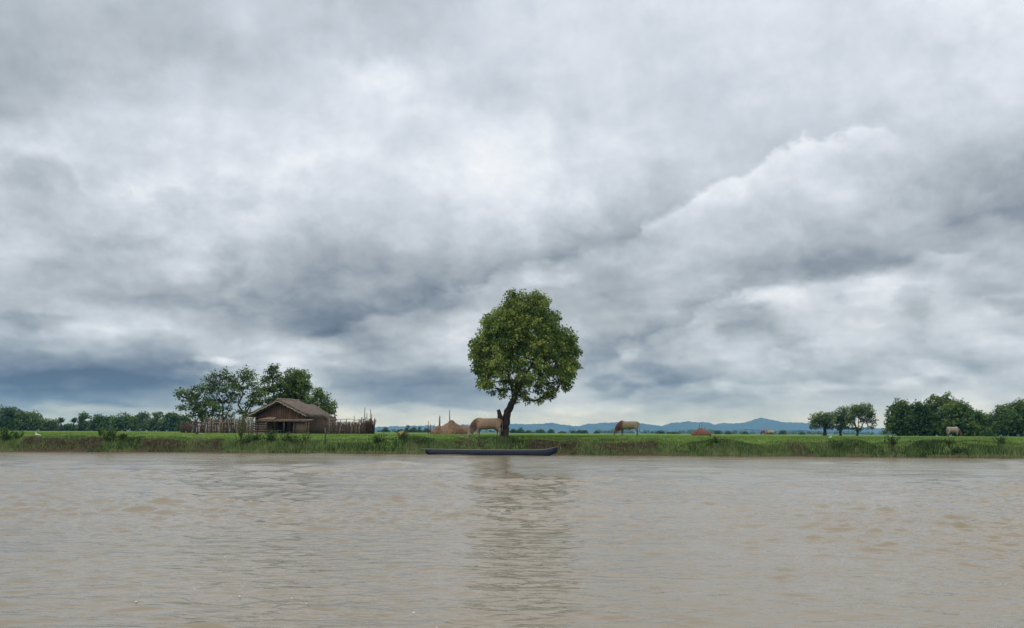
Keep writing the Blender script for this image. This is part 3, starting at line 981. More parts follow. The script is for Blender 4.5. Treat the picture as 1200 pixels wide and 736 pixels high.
# field trees on the right
RG = 'three trees standing in the open field on the right'
tree('tree', 'small dark umbrella shaped tree, leftmost of the three field trees', 215,
     [(955, 491, 6), (963, 487, 6), (971, 490, 6), (953, 496, 4), (968, 496, 5), (960, 496, 4.5), (956, 501, 3), (973, 499, 4), (962, 492, 6)],
     [(966.5, 510), (966.5, 505), (966, 499), (964, 494)], 0.42, M_LEAF_DARK, size=0.36, nsub=9, nleaf=15, subr=0.5, group=RG, seed=31, tint0=0.42, shell=0.35)
tree('tree', 'middle of the three field trees, its crown merging into both neighbours', 222,
     [(982, 488, 6), (988, 482, 6), (979, 495, 5), (986, 494, 7), (992, 489, 6), (984, 501, 4), (990, 499, 4.5), (977, 489, 4), (981, 484, 3.5)],
     [(985, 510), (985, 505), (985, 499), (986, 493)], 0.3, M_LEAF_DARK, size=0.36, nsub=9, nleaf=15, subr=0.5, group=RG, seed=32, tint0=0.36, shell=0.35)
tree('tree', 'rightmost of the three field trees, with sky showing low in its forked crown', 212,
     [(999, 480, 6), (1007, 478, 6), (1015, 480, 6), (1019, 486, 5), (1003, 485, 6), (1012, 485, 6), (997, 488, 5), (1021, 493, 4), (1020, 500, 3), (1013, 492, 4), (998, 495, 4), (1016, 474.5, 2), (1003, 502, 2)],
     [(1004.5, 511), (1005, 507), (1004, 502), (1001, 495)], 0.3, M_LEAF_DARK, size=0.36, nsub=9, nleaf=15, subr=0.45, group=RG, seed=33, tint0=0.46, shell=0.35,
     extra_trunks=[([(1005, 507), (1010, 500), (1013, 492)], 0.2), ([(1005, 506), (1006, 498), (1006, 490)], 0.16)])

GG = 'trees of the grove at the right edge'
for i, (x, tp, wd, D, lab, mat_, t0, bs_) in enumerate([
        (1056, 467, 30, 178, 'dark tree forming the left end of the grove on the right', M_LEAF_DARK, 0.36, 510.8),
        (1079, 470, 26, 172, 'brighter green tree in the grove, right of its dark left end', M_LEAF_BRIGHT, 0.14, 510.8),
        (1094, 462, 26, 180, 'tall tree of the grove with the twin top, left of its highest one', M_LEAF_DARK, 0.42, 510.8),
        (1107, 460.5, 24, 176, 'highest tree of the grove on the right', M_LEAF_DARK, 0.46, 510.8),
        (1121, 467, 36, 170, 'wide tree of the grove directly behind the far pale cow', M_LEAF_DARK, 0.48, 510.8),
        (1138, 478, 30, 174, 'sloping right shoulder tree of the grove, right of the far pale cow', M_LEAF_DARK, 0.42, 510.8),
        (1156, 482, 26, 215, 'lower rounded tree in the dip between grove and right edge trees', M_LEAF_DARK, 0.36, 510.8),
        (1178, 473, 26, 185, 'pointed tree between the dip of the grove and the picture edge', M_LEAF_DARK, 0.34, 511),
        (1197, 467, 38, 180, 'broad dark tree cut by the right edge of the picture', M_LEAF_DARK, 0.38, 511),
        (1226, 470, 36, 186, 'dark tree continuing the grove past the right picture edge', M_LEAF_DARK, 0.38, 511)]):
    fartree(lab, D, x, tp, wd, bs_, mat_, 120 + i, GG, size=0.42, nsub=7.5, nleaf=15, subr=0.5, n=17, tint0=t0, shell=0.3, tw_=0.3)
fartree('low light green shrub at the foot of the grove, right of the far pale cow', 160, 1158, 503.5, 16, 511.5, M_LEAF_BRIGHT, 140, None, size=0.25, nsub=16, nleaf=12, subr=0.3, n=6, tint0=0.25, name='shrub', cat='shrub', tw_=0.06)

# small trees along the far horizon
HG = 'tiny trees along the far horizon'
HT = [(452, 500.5, 9, 'tiny pointed tree just right of the stick fence'), (470, 503, 14, 'flat tiny bush behind the small straw heap'),
      (478, 498.5, 5.5, 'slim tiny tree right above the small straw heap'), (485, 500.5, 8, 'tiny round tree, second right of the small straw heap'),
      (492.5, 500, 6, 'tiny tree, third right of the small straw heap'), (499, 502, 9, 'tiny tree just left of the haystack poles'),
      (602, 502.5, 8, 'tiny tree seen right against the big trunk'), (610, 501, 9, 'larger of the tiny trees right of the big trunk'),
      (619, 504.5, 10, 'low tiny bush between two round tiny trees'), (633, 503, 14, 'widest tiny round tree under the big crown'),
      (645.5, 503, 7, 'narrow tiny tree right of the widest tiny tree'), (659, 506, 9, 'flat tiny bush under the right rim of the big crown'),
      (672, 505.5, 5, 'tiny tree, first of three small dots right of the big crown'), (679, 504.5, 5, 'tiny tree, second of three small dots right of the big crown'),
      (685, 504.5, 6, 'tiny tree, third of three small dots right of the big crown'), (699, 505.5, 5, 'lone tiny tree left of the cow with the rust neck'),
      (774, 504.8, 9, 'dark tiny tree right of the cow with the rust neck'), (789, 506, 16, 'long tiny bush left of the reddish straw heap'),
      (841, 504.5, 6, 'tiny tree right of the reddish straw heap'), (853, 505.5, 7, 'tiny tree halfway to the far group of cattle'),
      (873, 506, 8, 'tiny tree left of the far group of cattle'), (940, 506.5, 6, 'tiny bush left of the three field trees'),
      (902, 503.8, 7, 'tiny dark tree behind the far pair of cattle'), (917, 504.2, 8, 'dark tiny tree over the white patch in the far field')]
for i, (x, tp, wd, lab) in enumerate(HT):
    ly = 506.1 + (x - 500) * 0.0054 + 0.9
    fartree(lab, 620, x, tp, wd, ly, M_LEAF_DARK, 160 + i, HG, size=0.7, nsub=1.6, nleaf=12, subr=0.6, n=5, tint0=0.33, tw_=0.2)

# a far wood that reads as one band
r = np.random.default_rng(300)
cent, rad = [], []
for D in (1500, 1750, 2100):
    for px in np.arange(380, 1100, 3.0):
        if 0.5 * math.sin(px * 0.05 + D) + 0.5 * math.sin(px * 0.13 + D * 2) + r.normal(0, 0.3) < (0.35 if px < 700 else -0.2):
            continue
        a = P(px + r.uniform(-1.5, 1.5), 505, D)
        hh = r.uniform(2.0, 4.5)
        cent.append((a.x, D + r.uniform(-40, 40), 1.3 + hh * 0.7))
        rad.append((hh * 1.3, hh, hh))
V, Fq, tint = leaf_cloud(np.array(cent), np.array(rad), 0.9, 5, 2.0, r, 0.2, 1.2, 0.35, 0.3)
tag(obj('far_woodland', mesh_np('far_woodland', V, [Fq], False, {'tint': tint}), M_LEAF_DARK), 'thin broken band of woodland along the far horizon', 'woodland', kind='stuff')


# ------------------------------------------------------------------ grass
def blades(x, y, hgt, wid, tint, r, lean=0.35, z=None):
    n = len(x)
    zz = height(x, y) if z is None else z
    a = r.uniform(-0.9, 0.9, n)
    ux, uy = np.cos(a) * wid / 2, np.sin(a) * wid / 2
    lx, ly = r.normal(0, lean, n) * hgt, r.normal(0, lean, n) * hgt
    b0 = np.stack([x - ux, y - uy, zz - 0.02], -1)
    b1 = np.stack([x + ux, y + uy, zz - 0.02], -1)
    m0 = np.stack([x - ux * 0.75 + lx * 0.35, y + ly * 0.35, zz + hgt * 0.55], -1)
    m1 = np.stack([x + ux * 0.75 + lx * 0.35, y + ly * 0.35, zz + hgt * 0.55], -1)
    tp = np.stack([x + lx, y + ly, zz + hgt], -1)
    V = np.stack([b0, b1, m1, m0, tp], 1).reshape(-1, 3)
    i = np.arange(n)[:, None] * 5
    return V, i + np.array([[0, 1, 2, 3]]), i + np.array([[3, 2, 4]]), np.repeat(tint, 5)


r = np.random.default_rng(41)
# bank vegetation: tall at the foot and over the lip, thin over bare earth
n = 90000
x = r.uniform(-56, 50, n)
s = r.uniform(-0.10, 1.5, n)
c = cut(x)
pn = vnoise(x * 0.9, s * 1.2, 50) * 0.5 + vnoise(x * 3.0, s * 2, 51) * 0.4
keep = r.random(n) < np.where(s < 1.0, np.where(s < 0.13, 0.08 + 0.5 * (vnoise(x * 0.9, x * 0, 71) > 0.25), np.where(s < 0.3, 0.72, np.clip(1.0 - 1.1 * c + 0.6 * pn, 0.13, 1))), np.clip(0.9 + 0.2 * pn - 0.2 * c, 0.2, 1))
x, s, c, pn = x[keep], s[keep], c[keep], pn[keep]
y = shore(x) + s
tall = np.where((x > X66(430)) & (x < X66(500)), 1.25, 1.0) * np.where(x > X66(780), 1.15, 1.0) * np.where((x > X66(265)) & (x < X66(400)), 1.15, 1.0)
hgt = (0.20 + 0.30 * r.random(len(x)) ** 1.5 + 0.12 * np.clip(pn, -0.6, 1.2)) * tall * (1 - 0.5 * c) * np.where(s > 1.6, 0.65, 1.0)
zb = height(x, y)
room = 1.01 + 0.22 * np.clip(vnoise(x * 1.7, x * 0 + 3, 55), -1, 1.6) + 0.14 * np.clip(vnoise(x * 0.5, x * 0 + 8, 57), -1.5, 1.6) + np.where(r.random(len(x)) < 0.06, r.uniform(0, 0.35, len(x)), 0) - zb
hgt = np.clip(np.minimum(hgt, room), 0.05, 0.9)
lowcol = np.clip(0.38 + 0.30 * pn + 0.16 * vnoise(x * 0.35, s * 0.8, 58) + r.normal(0, 0.24, len(x)) + np.where(s < 0.5, 0.08, 0), 0, 1)
V, F4, F3, tn = blades(x, y, hgt, r.uniform(0.02, 0.045, len(x)), lowcol, r, 0.28)
tag(obj('bank_grass', mesh_np('bank_grass', V, [F4, F3], False, {'tint': tn}), M_REED), 'rough tangled grass and weeds on the river bank', 'grass', kind='stuff')
# dead-pale reeds and seed stalks standing out of it
n = 1700
x = r.uniform(-56, 50, n)
s = r.uniform(-0.05, 0.8, n)
keep = (r.random(n) < 0.35 + 0.6 * ((vnoise(x * 0.7, x * 0, 53)) > 0.3)) & (r.random(n) > cut(x) * 0.8)
x, s = x[keep], s[keep]
V, F4, F3, tn = blades(x, shore(x) + s, r.uniform(0.35, 0.75, len(x)), r.uniform(0.02, 0.035, len(x)), r.uniform(0.45, 1.0, len(x)), r, 0.14)
tag(obj('reeds', mesh_np('reeds', V, [F4, F3], False, {'tint': tn}), M_REED), 'pale thin reeds and seed stalks along the water edge', 'reeds', kind='stuff')
# field grass
n = 200000
s = 0.75 + r.random(n) ** 2.0 * 60
x = r.uniform(-0.66, 0.66, n) * (66 + s)
y = shore(x) + s
pn = vnoise(x * 0.25, y * 0.25, 60) * 0.5 + vnoise(x * 0.9, y * 0.9, 61) * 0.4
hgt = (0.035 + 0.06 * r.random(n)) * (1 + 0.4 * np.clip(pn, -1, 1.5))
V, F4, F3, tn = blades(x, y, hgt, r.uniform(0.03, 0.06, n), np.clip(0.46 + 0.24 * pn - 0.14 * np.clip((x + 5) / 30, 0, 1) + r.normal(0, 0.13, n), 0, 1), r, 0.5)
tag(obj('field_grass', mesh_np('field_grass', V, [F4, F3], False, {'tint': tn}), M_GRASS), 'short grazed green grass on the plain', 'grass', kind='stuff')


# ------------------------------------------------------------------ weeds and bushes on the bank
def weed(px, D, htm, widm, lab, seed, name='weed', mat_=None, tint0=0.5, stems=14, size=0.13, cat='weed', dens=1.0):
    r = np.random.default_rng(seed)
    a = P(px, 510, D)
    base = Vector((a.x, D, gh(a.x, D) - 0.03))
    root = tag(empty(name, base), lab, cat)
    mb = MB()
    VV, FF, TT = [], [], []
    off = 0
    for i in range(stems):
        h = htm * r.uniform(0.55, 1.0)
        tip = np.array((r.normal(0, widm * 0.30), r.normal(0, widm * 0.25), h))
        b0 = np.array((r.normal(0, widm * 0.15), r.normal(0, widm * 0.12), 0))
        pth = limb(b0, tip, 6, r, 0.05)
        mb.tube(pth, np.linspace(0.014, 0.006, 6), 4)
        k = int(h * 34 * dens)
        tt = r.uniform(0.2, 1.0, k)
        pos = np.stack([np.interp(tt, np.linspace(0, 1, 6), pth[:, j]) for j in range(3)], 1)
        d = r.normal(size=(k, 3)) * (1, 1, 0.4) + (0, 0, 0.35)
        d /= np.linalg.norm(d, axis=1)[:, None]
        sd_ = np.cross(d, r.normal(size=(k, 3)))
        sd_ /= np.linalg.norm(sd_, axis=1)[:, None]
        ln = size * r.uniform(0.6, 1.4, k)[:, None]
        V_ = np.stack([pos, pos + d * ln * 0.5 + sd_ * ln * 0.25, pos + d * ln, pos + d * ln * 0.5 - sd_ * ln * 0.25], 1).reshape(-1, 3)
        VV.append(V_)
        FF.append(np.arange(k * 4).reshape(k, 4) + off)
        off += k * 4
        TT.append(np.repeat(np.clip(tint0 + r.normal(0, 0.15, k), 0, 1), 4))
    mb.build('stem', M_WEED, root)
    obj('foliage', mesh_np('foliage', np.concatenate(VV), [np.concatenate(FF)], False, {'tint': np.concatenate(TT)}), mat_ or M_WEED, root)
    return root


def sY(px, s):
    x0 = (px - 600) / F * 66
    return float(shore(np.array([x0]))[0]) + s


W = [
    (8, 0.9, 1.15, 1.4, 'wide dark bush on the bank at the left picture edge', M_LEAF_MID, 0.4, 26),
    (22, 1.2, 0.8, 0.9, 'lower bush right beside the bush at the left picture edge', M_LEAF_MID, 0.45, 18),
    (118, 1.5, 1.0, 0.5, 'slim leafy weed just left of the round bank bush', M_LEAF_MID, 0.35, 10),
    (128, 0.8, 1.1, 1.3, 'round leafy bush on the bank between the two bare earth stretches', M_LEAF_MID, 0.45, 26),
    (146, 1.2, 0.7, 0.9, 'small bush right of the round bank bush', M_WEED, 0.4, 16),
    (283, 1.2, 2.1, 0.7, 'tall yellow green weed standing in front of the hut fence', M_WEED, 0.8, 12),
    (288, 0.6, 1.2, 1.2, 'dark bush at the foot of the tall yellow green weed', M_LEAF_MID, 0.4, 24),
    (301, 0.9, 1.0, 1.0, 'leafy weed on the bank below the left hut wall', M_WEED, 0.4, 16),
    (318, 0.8, 1.2, 1.3, 'dark round bush on the bank below the hut gable', M_LEAF_MID, 0.38, 26),
    (336, 1.0, 1.1, 1.0, 'upright weed on the bank below the hut porch', M_WEED, 0.5, 16),
    (346, 0.7, 1.3, 0.9, 'dark upright weed on the bank below the right porch post', M_LEAF_MID, 0.42, 18),
    (358, 1.0, 1.2, 0.8, 'yellowish weed on the bank left of the forked pole', M_WEED, 0.75, 12),
    (444, 0.8, 0.9, 1.2, 'bushy weed on the bank under the right end of the stick fence', M_LEAF_MID, 0.42, 20),
    (472, 0.9, 0.9, 1.0, 'reedy weed on the bank left of the boat', M_WEED, 0.45, 18),
    (489, 0.6, 0.8, 0.9, 'dense weed right at the left tip of the boat', M_LEAF_MID, 0.45, 18),
    (660, 0.4, 0.45, 0.4, 'small yellow green weed beside the raised bow of the boat', M_WEED, 0.8, 8),
    (838, 0.9, 0.8, 1.1, 'dark weed on the bank below the reddish straw heap', M_LEAF_MID, 0.42, 16),
    (985, 0.7, 0.9, 1.3, 'leafy weed on the bank below the three field trees', M_LEAF_MID, 0.45, 20),
    (1045, 0.9, 0.9, 1.2, 'green weed on the bank below the left end of the grove', M_WEED, 0.45, 18),
    (1114, 1.0, 0.62, 0.7, 'tall thin weed on the bank below the far pale cow', M_WEED, 0.5, 14),
    (1122, 0.6, 0.8, 1.2, 'broad weed at the foot of the tall thin weed', M_LEAF_MID, 0.5, 20),
    (1172, 0.9, 0.9, 1.2, 'weed on the bank nearest the right picture edge', M_LEAF_MID, 0.42, 18),
]
for i, (px, s_, h_, w_, lab, mt, t0, ns) in enumerate(W):
    weed(px, sY(px, s_), h_ * (1.0 if px in (283, 128, 8) else 0.72), w_, lab, 400 + i, 'weed' if 'weed' in lab.split(' ', 4)[0:4] or 'weed' in lab[:30] else 'bush', mt, t0, ns, cat='weed' if 'weed' in lab[:30] else 'bush', size=0.12)

# ------------------------------------------------------------------ the hut
M_THATCH = simple('grey_thatch', (0.14, 0.112, 0.086), (0.40, 0.325, 0.26), 5, 0.95, 0.9, (6, 1, 6), bdist=0.05)
M_THATCH_NEW = simple('tan_thatch', (0.15, 0.105, 0.070), (0.34, 0.255, 0.175), 5, 0.95, 0.9, (1, 6, 6), bdist=0.05)
M_WOVEN = simple('brown_woven_wall', (0.070, 0.040, 0.025), (0.20, 0.115, 0.070), 7, 0.9, 0.6, (3, 3, 0.6))
M_WOVEN2 = simple('weathered_bamboo_panel', (0.10, 0.065, 0.045), (0.21, 0.15, 0.105), 7, 0.9, 0.6, (3, 3, 0.6))
M_PLANK = simple('grey_planks', (0.09, 0.07, 0.055), (0.22, 0.17, 0.13), 6, 0.9, 0.5, (0.5, 3, 5))
M_DARK = simple('dark_timber_and_shade', (0.018, 0.013, 0.010), (0.045, 0.034, 0.026), 6, 0.9, 0.5, (1, 1, 0.4))  # real dark timber, and the painted shade of the hut openings
M_STICK = simple('dry_sticks', (0.065, 0.050, 0.038), (0.17, 0.135, 0.105), 5, 0.9, 0.5, (1, 1, 0.4))
M_STICK2 = simple('reddish_sticks', (0.055, 0.032, 0.027), (0.13, 0.08, 0.063), 5, 0.9, 0.5, (1, 1, 0.4))
M_BAMBOO = simple('pale_bamboo', (0.22, 0.17, 0.11), (0.40, 0.33, 0.23), 5, 0.7, 0.3)

HD = 98.0
hp = P(328, 506, HD)
hut = tag(empty('hut', Vector((hp.x, HD, gh(hp.x, HD))), math.radians(-24)),
          'thatched hut with brown woven gable and open lean-to porch in the fenced yard', 'hut')


def slope(nm, p00, p10, p11, p01, thick, mat_, parent, nu=24, nv=9, seed=0, smooth=False):
    """thatch sheet; u along the ridge/eave, v down the slope, in overlapping courses"""
    r = np.random.default_rng(seed)
    p00, p10, p11, p01 = (np.array(v, float) for v in (p00, p10, p11, p01))
    nrm_ = np.cross(p10 - p00, p01 - p00)
    nrm_ /= np.linalg.norm(nrm_)
    if nrm_[2] < 0:
        nrm_ = -nrm_
    V = []
    for j in range(nv * 2 + 1):
        v = j / (nv * 2)
        for i in range(nu + 1):
            u = i / nu
            vv = v
            if j == nv * 2:
                vv = v + r.uniform(-0.03, 0.03)
            uu = u + (r.uniform(-0.012, 0.012) if i in (0, nu) else 0)
            p = p00 * (1 - uu) * (1 - vv) + p10 * uu * (1 - vv) + p11 * uu * vv + p01 * (1 - uu) * vv
            p = p + nrm_ * (thick * (0.55 if j % 2 == 0 else 1.0) + r.normal(0, thick * 0.12))
            V.append(p)
    n = len(V)
    W_ = nu + 1
    H_ = nv * 2 + 1
    V2 = [p - nrm_ * thick * 1.5 for p in V]
    idx = np.arange(n).reshape(H_, W_)
    top = np.stack([idx[:-1, :-1], idx[:-1, 1:], idx[1:, 1:], idx[1:, :-1]], -1).reshape(-1, 4)
    bot = top[:, ::-1] + n
    rim = list(idx[0]) + list(idx[1:, -1]) + list(idx[-1, ::-1][1:]) + list(idx[::-1, 0][1:-1])
    sides = [(rim[k], rim[(k + 1) % len(rim)], rim[(k + 1) % len(rim)] + n, rim[k] + n) for k in range(len(rim))]
    mb = MB()
    mb.add(V + V2, top, bot, sides)
    return mb.build(nm, mat_, parent)


RH, EH = 3.68, 2.0
hwL, hwR = 4.0, 4.0
# gable wall of uprights, each a board of its own under the wall
wall = MB()
wall.bar((-3.5, 0.05, 1.1), (3.5, 0.05, 1.1), 0.04, 2.2)
wall_o = wall.build('front_wall', M_WOVEN, hut)
wall = MB()
wall.add([(-3.5, 0.03, 2.19), (3.5, 0.03, 2.19), (0, 0.03, 3.50), (-3.5, 0.09, 2.19), (3.5, 0.09, 2.19), (0, 0.09, 3.50)], [(0, 1, 2), (5, 4, 3)], [(0, 3, 4, 1), (1, 4, 5, 2), (2, 5, 3, 0)])
wall.build('gable', M_WOVEN, hut)
pm = MB().bar((0, 0, 0), (0, 0, 1), 0.30, 0.03, (0, 1, 0)).mesh('panel')
pm.materials.append(M_WOVEN)
pm2 = pm.copy()
pm2.materials.clear()
pm2.materials.append(M_WOVEN2)
xx = -3.45
while xx < 3.3:
    topz = 2.10 + (3.50 - 2.10) * (1 - abs(xx + 0.16) / 3.5) - 0.06
    o = obj('panel', pm if random.random() < 0.7 else pm2, None, hut)
    o.location = (xx + 0.16, 0.01 - random.uniform(0, 0.03), 1.22)
    o.scale = (random.uniform(0.9, 1.05), 1, max(0.5, topz - 1.22))
    xx += 0.325
# side and back walls
wl = MB()
wl.bar((3.5, 0.1, 1.0), (3.35, 5.6, 1.0), 0.06, 2.0)
wl.bar((-3.5, 0.1, 1.0), (-3.35, 5.6, 1.0), 0.06, 2.0)
wl.bar((-3.3, 5.6, 1.0), (3.3, 5.6, 1.0), 0.06, 2.0)
wl.build('side_walls', M_WOVEN2, hut)
# lower left plank wall
for k in range(5):
    z0 = 0.12 + k * 0.26
    mb = MB().bar((-3.6, -0.10 - 0.01 * (k % 2), z0), (-0.9, -0.13, z0 + random.uniform(-0.03, 0.03)), 0.03, 0.22)
    mb.build('plank', M_PLANK, hut)
mb = MB().bar((-3.75, -0.22, 1.40), (-1.3, -0.24, 1.47), 0.07, 0.09)
tag(mb.build('rail', M_BAMBOO, hut), 'pale pole along the top of the lower plank wall')
# roofs
slope('roof', (0, -0.7, RH), (0, 3.1, RH), (-hwL, 3.1, EH), (-hwL, -0.7, EH), 0.14, M_THATCH, hut, 24, 8, 1)
slope('roof', (0, -0.7, RH), (0, 3.1, RH), (hwR, 3.1, EH), (hwR, -0.7, EH), 0.14, M_THATCH, hut, 24, 8, 2)
mb = MB()
rp = [(0 + random.uniform(-.04, .04), v, RH + 0.13 + random.uniform(-0.03, 0.03)) for v in np.linspace(-0.75, 3.15, 14)]
mb.tube(rp, 0.13, 7).build('ridge_cap', M_THATCH, hut)
AH = 3.38
slope('annex_roof', (0.1, 3.15, AH), (0.3, 5.7, AH - 0.15), (3.0, 6.1, 1.66), (3.6, 3.15, 1.75), 0.16, M_THATCH, hut, 18, 8, 3)
slope('annex_roof', (0.1, 3.15, AH), (0.3, 5.7, AH - 0.15), (-3.5, 6.1, 1.75), (-4.0, 3.15, 1.75), 0.16, M_THATCH, hut, 18, 8, 4)
slope('annex_roof', (0.25, 5.72, AH - 0.18), (0.35, 5.74, AH - 0.18), (3.05, 6.15, 1.64), (-3.5, 6.2, 1.7), 0.12, M_THATCH, hut, 12, 8, 5)
# loose straw ends along the roof edges and over the slopes
r = np.random.default_rng(77)


def wisps(name, p00, p10, p11, p01, k, ln, mat_):
    p00, p10, p11, p01 = (np.array(v, float) for v in (p00, p10, p11, p01))
    u = r.random(k)[:, None]
    v = (1 - r.random(k) ** 2.2)[:, None]
    p = p00 * (1 - u) * (1 - v) + p10 * u * (1 - v) + p11 * u * v + p01 * (1 - u) * v
    d = (p01 - p00) / np.linalg.norm(p01 - p00)
    al = (p10 - p00) / np.linalg.norm(p10 - p00)
    p = p + np.array((0, 0, 0.17))
    tip = p + (d + r.normal(0, 0.22, (k, 3)) + np.array((0, 0, -0.1))) * ln * r.uniform(0.5, 1.4, (k, 1))
    V = np.stack([p - al * 0.03, p + al * 0.03, tip], 1).reshape(-1, 3)
    o_ = obj(name, mesh_np(name, V, [np.arange(k * 3).reshape(k, 3)]), mat_, hut)
    o_['kind'] = 'stuff'


wisps('loose_straw', (0, -0.7, RH), (0, 3.1, RH), (hwR, 3.1, EH), (hwR, -0.7, EH), 2600, 0.30, M_THATCH)
wisps('loose_straw', (0.1, 3.15, AH), (0.3, 5.7, AH - 0.15), (3.0, 6.1, 1.66), (3.6, 3.15, 1.75), 2200, 0.34, M_THATCH)
wisps('loose_straw', (0, -0.7, RH), (0, -0.45, RH), (hwR, -0.45, EH), (hwR, -0.7, EH), 700, 0.25, M_THATCH)
wisps('loose_straw', (0, -0.7, RH), (0, -0.45, RH), (-hwL, -0.45, EH), (-hwL, -0.7, EH), 700, 0.25, M_THATCH)
wisps('loose_straw', (-1.7, -0.12, 1.54), (4.6, -0.12, 1.54), (4.9, -1.7, 1.34), (-1.9, -1.6, 1.34), 1200, 0.22, M_THATCH_NEW)
# loose poles holding the thatch down
for (u0, v0, u1, v1) in [(0.15, 0.6, 3.9, 0.9), (0.15, 2.0, 3.9, 2.1), (0.2, 3.6, 3.8, 3.6), (0.4, 4.9, 3.5, 5.3)]:
    z0 = RH + 0.22 if v0 < 3 else AH + 0.2
    MB().tube([(u0, v0, z0 - u0 * 0.47), (u1, v1, z0 - u1 * 0.47 - (0.1 if v0 > 3 else 0))], 0.03, 5).build('thatch_pole', M_THATCH, hut)
for sgn in (-1, 1):
    MB().bar((0, -0.62, RH - 0.12), (sgn * 4.0, -0.62, EH - 0.08), 0.07, 0.12).build('bargeboard', M_DARK, hut)
# lean-to porch in front
slope('porch_roof', (-1.7, -0.12, 1.62), (4.6, -0.12, 1.62), (4.9, -1.7, 1.42), (-1.9, -1.6, 1.42), 0.06, M_THATCH_NEW, hut, 30, 4, 6)
slope('porch_awning', (-1.3, -0.25, 1.86), (-0.3, -0.25, 1.84), (0.1, -1.2, 1.62), (-2.0, -1.3, 1.58), 0.05, M_THATCH_NEW, hut, 10, 3, 7)
for k, u in enumerate((-1.7, -0.6, 0.5, 1.8, 3.2, 4.7)):
    MB().tube([(u, -1.65, -0.1), (u + 0.05, -1.66, 0.8), (u + 0.02, -1.66, 1.38)], 0.06, 7).build('porch_post', M_STICK if k % 2 else M_DARK, hut)
MB().bar((1.5, -0.05, 0.72), (2.6, -0.05, 0.72), 0.04, 1.4).build('doorway_shade', M_DARK, hut)  # solid dark slab on the wall: shade of the opening put in as colour
MB().bar((-0.2, -0.05, 0.72), (0.9, -0.05, 0.72), 0.04, 1.4).build('doorway_shade', M_DARK, hut)  # second dark slab, likewise painted shade
for k in range(8):
    u = 3.0 + k * 0.26
    o = obj('panel', pm2, None, hut)
    o.location = (u, -1.45 + 0.02 * (k % 2), 0)
    o.scale = (0.85, 1, 1.32)
for nm, u, z, h_ in (('bench', 0.3, 0.42, 0.05),):
    mb = MB().bar((u - 0.9, -1.2, z), (u + 0.9, -1.2, z), 0.4, h_)
    for q_ in (-0.75, 0.75):
        mb.tube([(u + q_, -1.2, 0), (u + q_, -1.2, z)], 0.05, 6)
    b = mb.build('bench', M_PLANK, None)
    b.parent = None
    b.location = hut.location
    b.rotation_euler = hut.rotation_euler
    tag(b, 'rough plank bench in the shade under the hut porch', 'bench')


# ------------------------------------------------------------------ fences
def fence(label, pa, Da, pb, Db, hts, npost, nstake, rails, mats, seed, lean=0.04, label_group=None, tall=()):
    r = np.random.default_rng(seed)
    A = P(pa, 506, Da)
    B = P(pb, 506, Db)
    A = np.array((A.x, Da, gh(A.x, Da)))
    B = np.array((B.x, Db, gh(B.x, Db)))
    root = tag(empty('fence', Vector(A)), label, 'fence')
    d = B - A
    Ln = np.linalg.norm(d[:2])
    sticks = []
    for v in range(5):
        pts = [(r.normal(0, 0.015), 0, -0.15), (r.normal(0, 0.03), r.normal(0, 0.02), 0.5), (r.normal(0, 0.05), 0, 1.0)]
        me_ = MB().tube(pts, [0.033, 0.029, 0.021], 6).mesh('stake')
        me_.materials.append(mats[v % len(mats)])
        sticks.append(me_)
    for i in range(nstake):
        t_ = (i + r.uniform(0.1, 0.9)) / nstake
        h_ = r.uniform(*hts)
        o = obj('stake', sticks[int(r.integers(0, 5))], None, root)
        o.location = (*(d[:2] * t_ + r.normal(0, 0.05, 2)), 0)
        o.scale = (r.uniform(0.8, 1.5), r.uniform(0.8, 1.5), h_)
        o.rotation_euler = (r.normal(0, lean), r.normal(0, lean), r.uniform(0, 6))
    for i in range(npost):
        t_ = i / (npost - 1)
        o = obj('post', sticks[int(r.integers(0, 5))], None, root)
        o.location = (*(d[:2] * t_), 0)
        o.scale = (2.1, 2.1, hts[1] * r.uniform(0.98, 1.15))
        o.rotation_euler = (0, r.normal(0, lean), r.uniform(0, 6))
    for (px, h_, nmx) in tall:
        t_ = (px - pa) / (pb - pa)
        o = obj('tall_pole', sticks[int(r.integers(0, 5))], None, root)
        o.location = (*(d[:2] * t_), 0)
        o.scale = (1.5, 1.5, h_)
        o.rotation_euler = (0, r.normal(0, 0.03), 0)
    for z in rails:
        pts = [(*(d[:2] * t_), z + r.normal(0, 0.03)) for t_ in np.linspace(0, 1, 9)]
        off = r.choice((-0.07, 0.07))
        pts = [(a, b + off, c) for a, b, c in pts]
        MB().tube(pts, 0.032, 6).build('rail', mats[0] if r.random() < 0.6 else M_BAMBOO, root)
    return root


fence('slatted stick fence with pale horizontal rails, left of the hut', 239, 100, 296, 97, (1.25, 1.8), 9, 190, (0.25, 0.5, 0.75, 1.0, 1.2, 1.5), [M_STICK, M_STICK, M_BAMBOO], 71)
fence('short brushwood fence left of the thin yard tree', 212, 104, 238, 101, (0.8, 1.4), 4, 80, (0.5, 0.9), [M_STICK2, M_STICK], 72, 0.12)
fence('dense upright stick fence with a thin top rail, running right from the hut', 384, 95, 428, 95, (1.05, 1.45), 7, 230, (0.4, 0.9, 1.3, 1.62), [M_STICK, M_BAMBOO, M_STICK2, M_STICK], 73, 0.06,
      tall=((393, 1.7, 0), (405, 1.7, 0), (416, 2.0, 0), (425, 2.9, 0)))
fence('crooked red brown brushwood fence corner, at the right end of the yard', 423, 95, 438.5, 97, (1.2, 1.75), 4, 85, (0.5, 1.0), [M_STICK2, M_STICK2, M_STICK], 74, 0.12,
      tall=((430, 2.3, 0), (434.5, 2.7, 0), (435.5, 2.2, 0)))
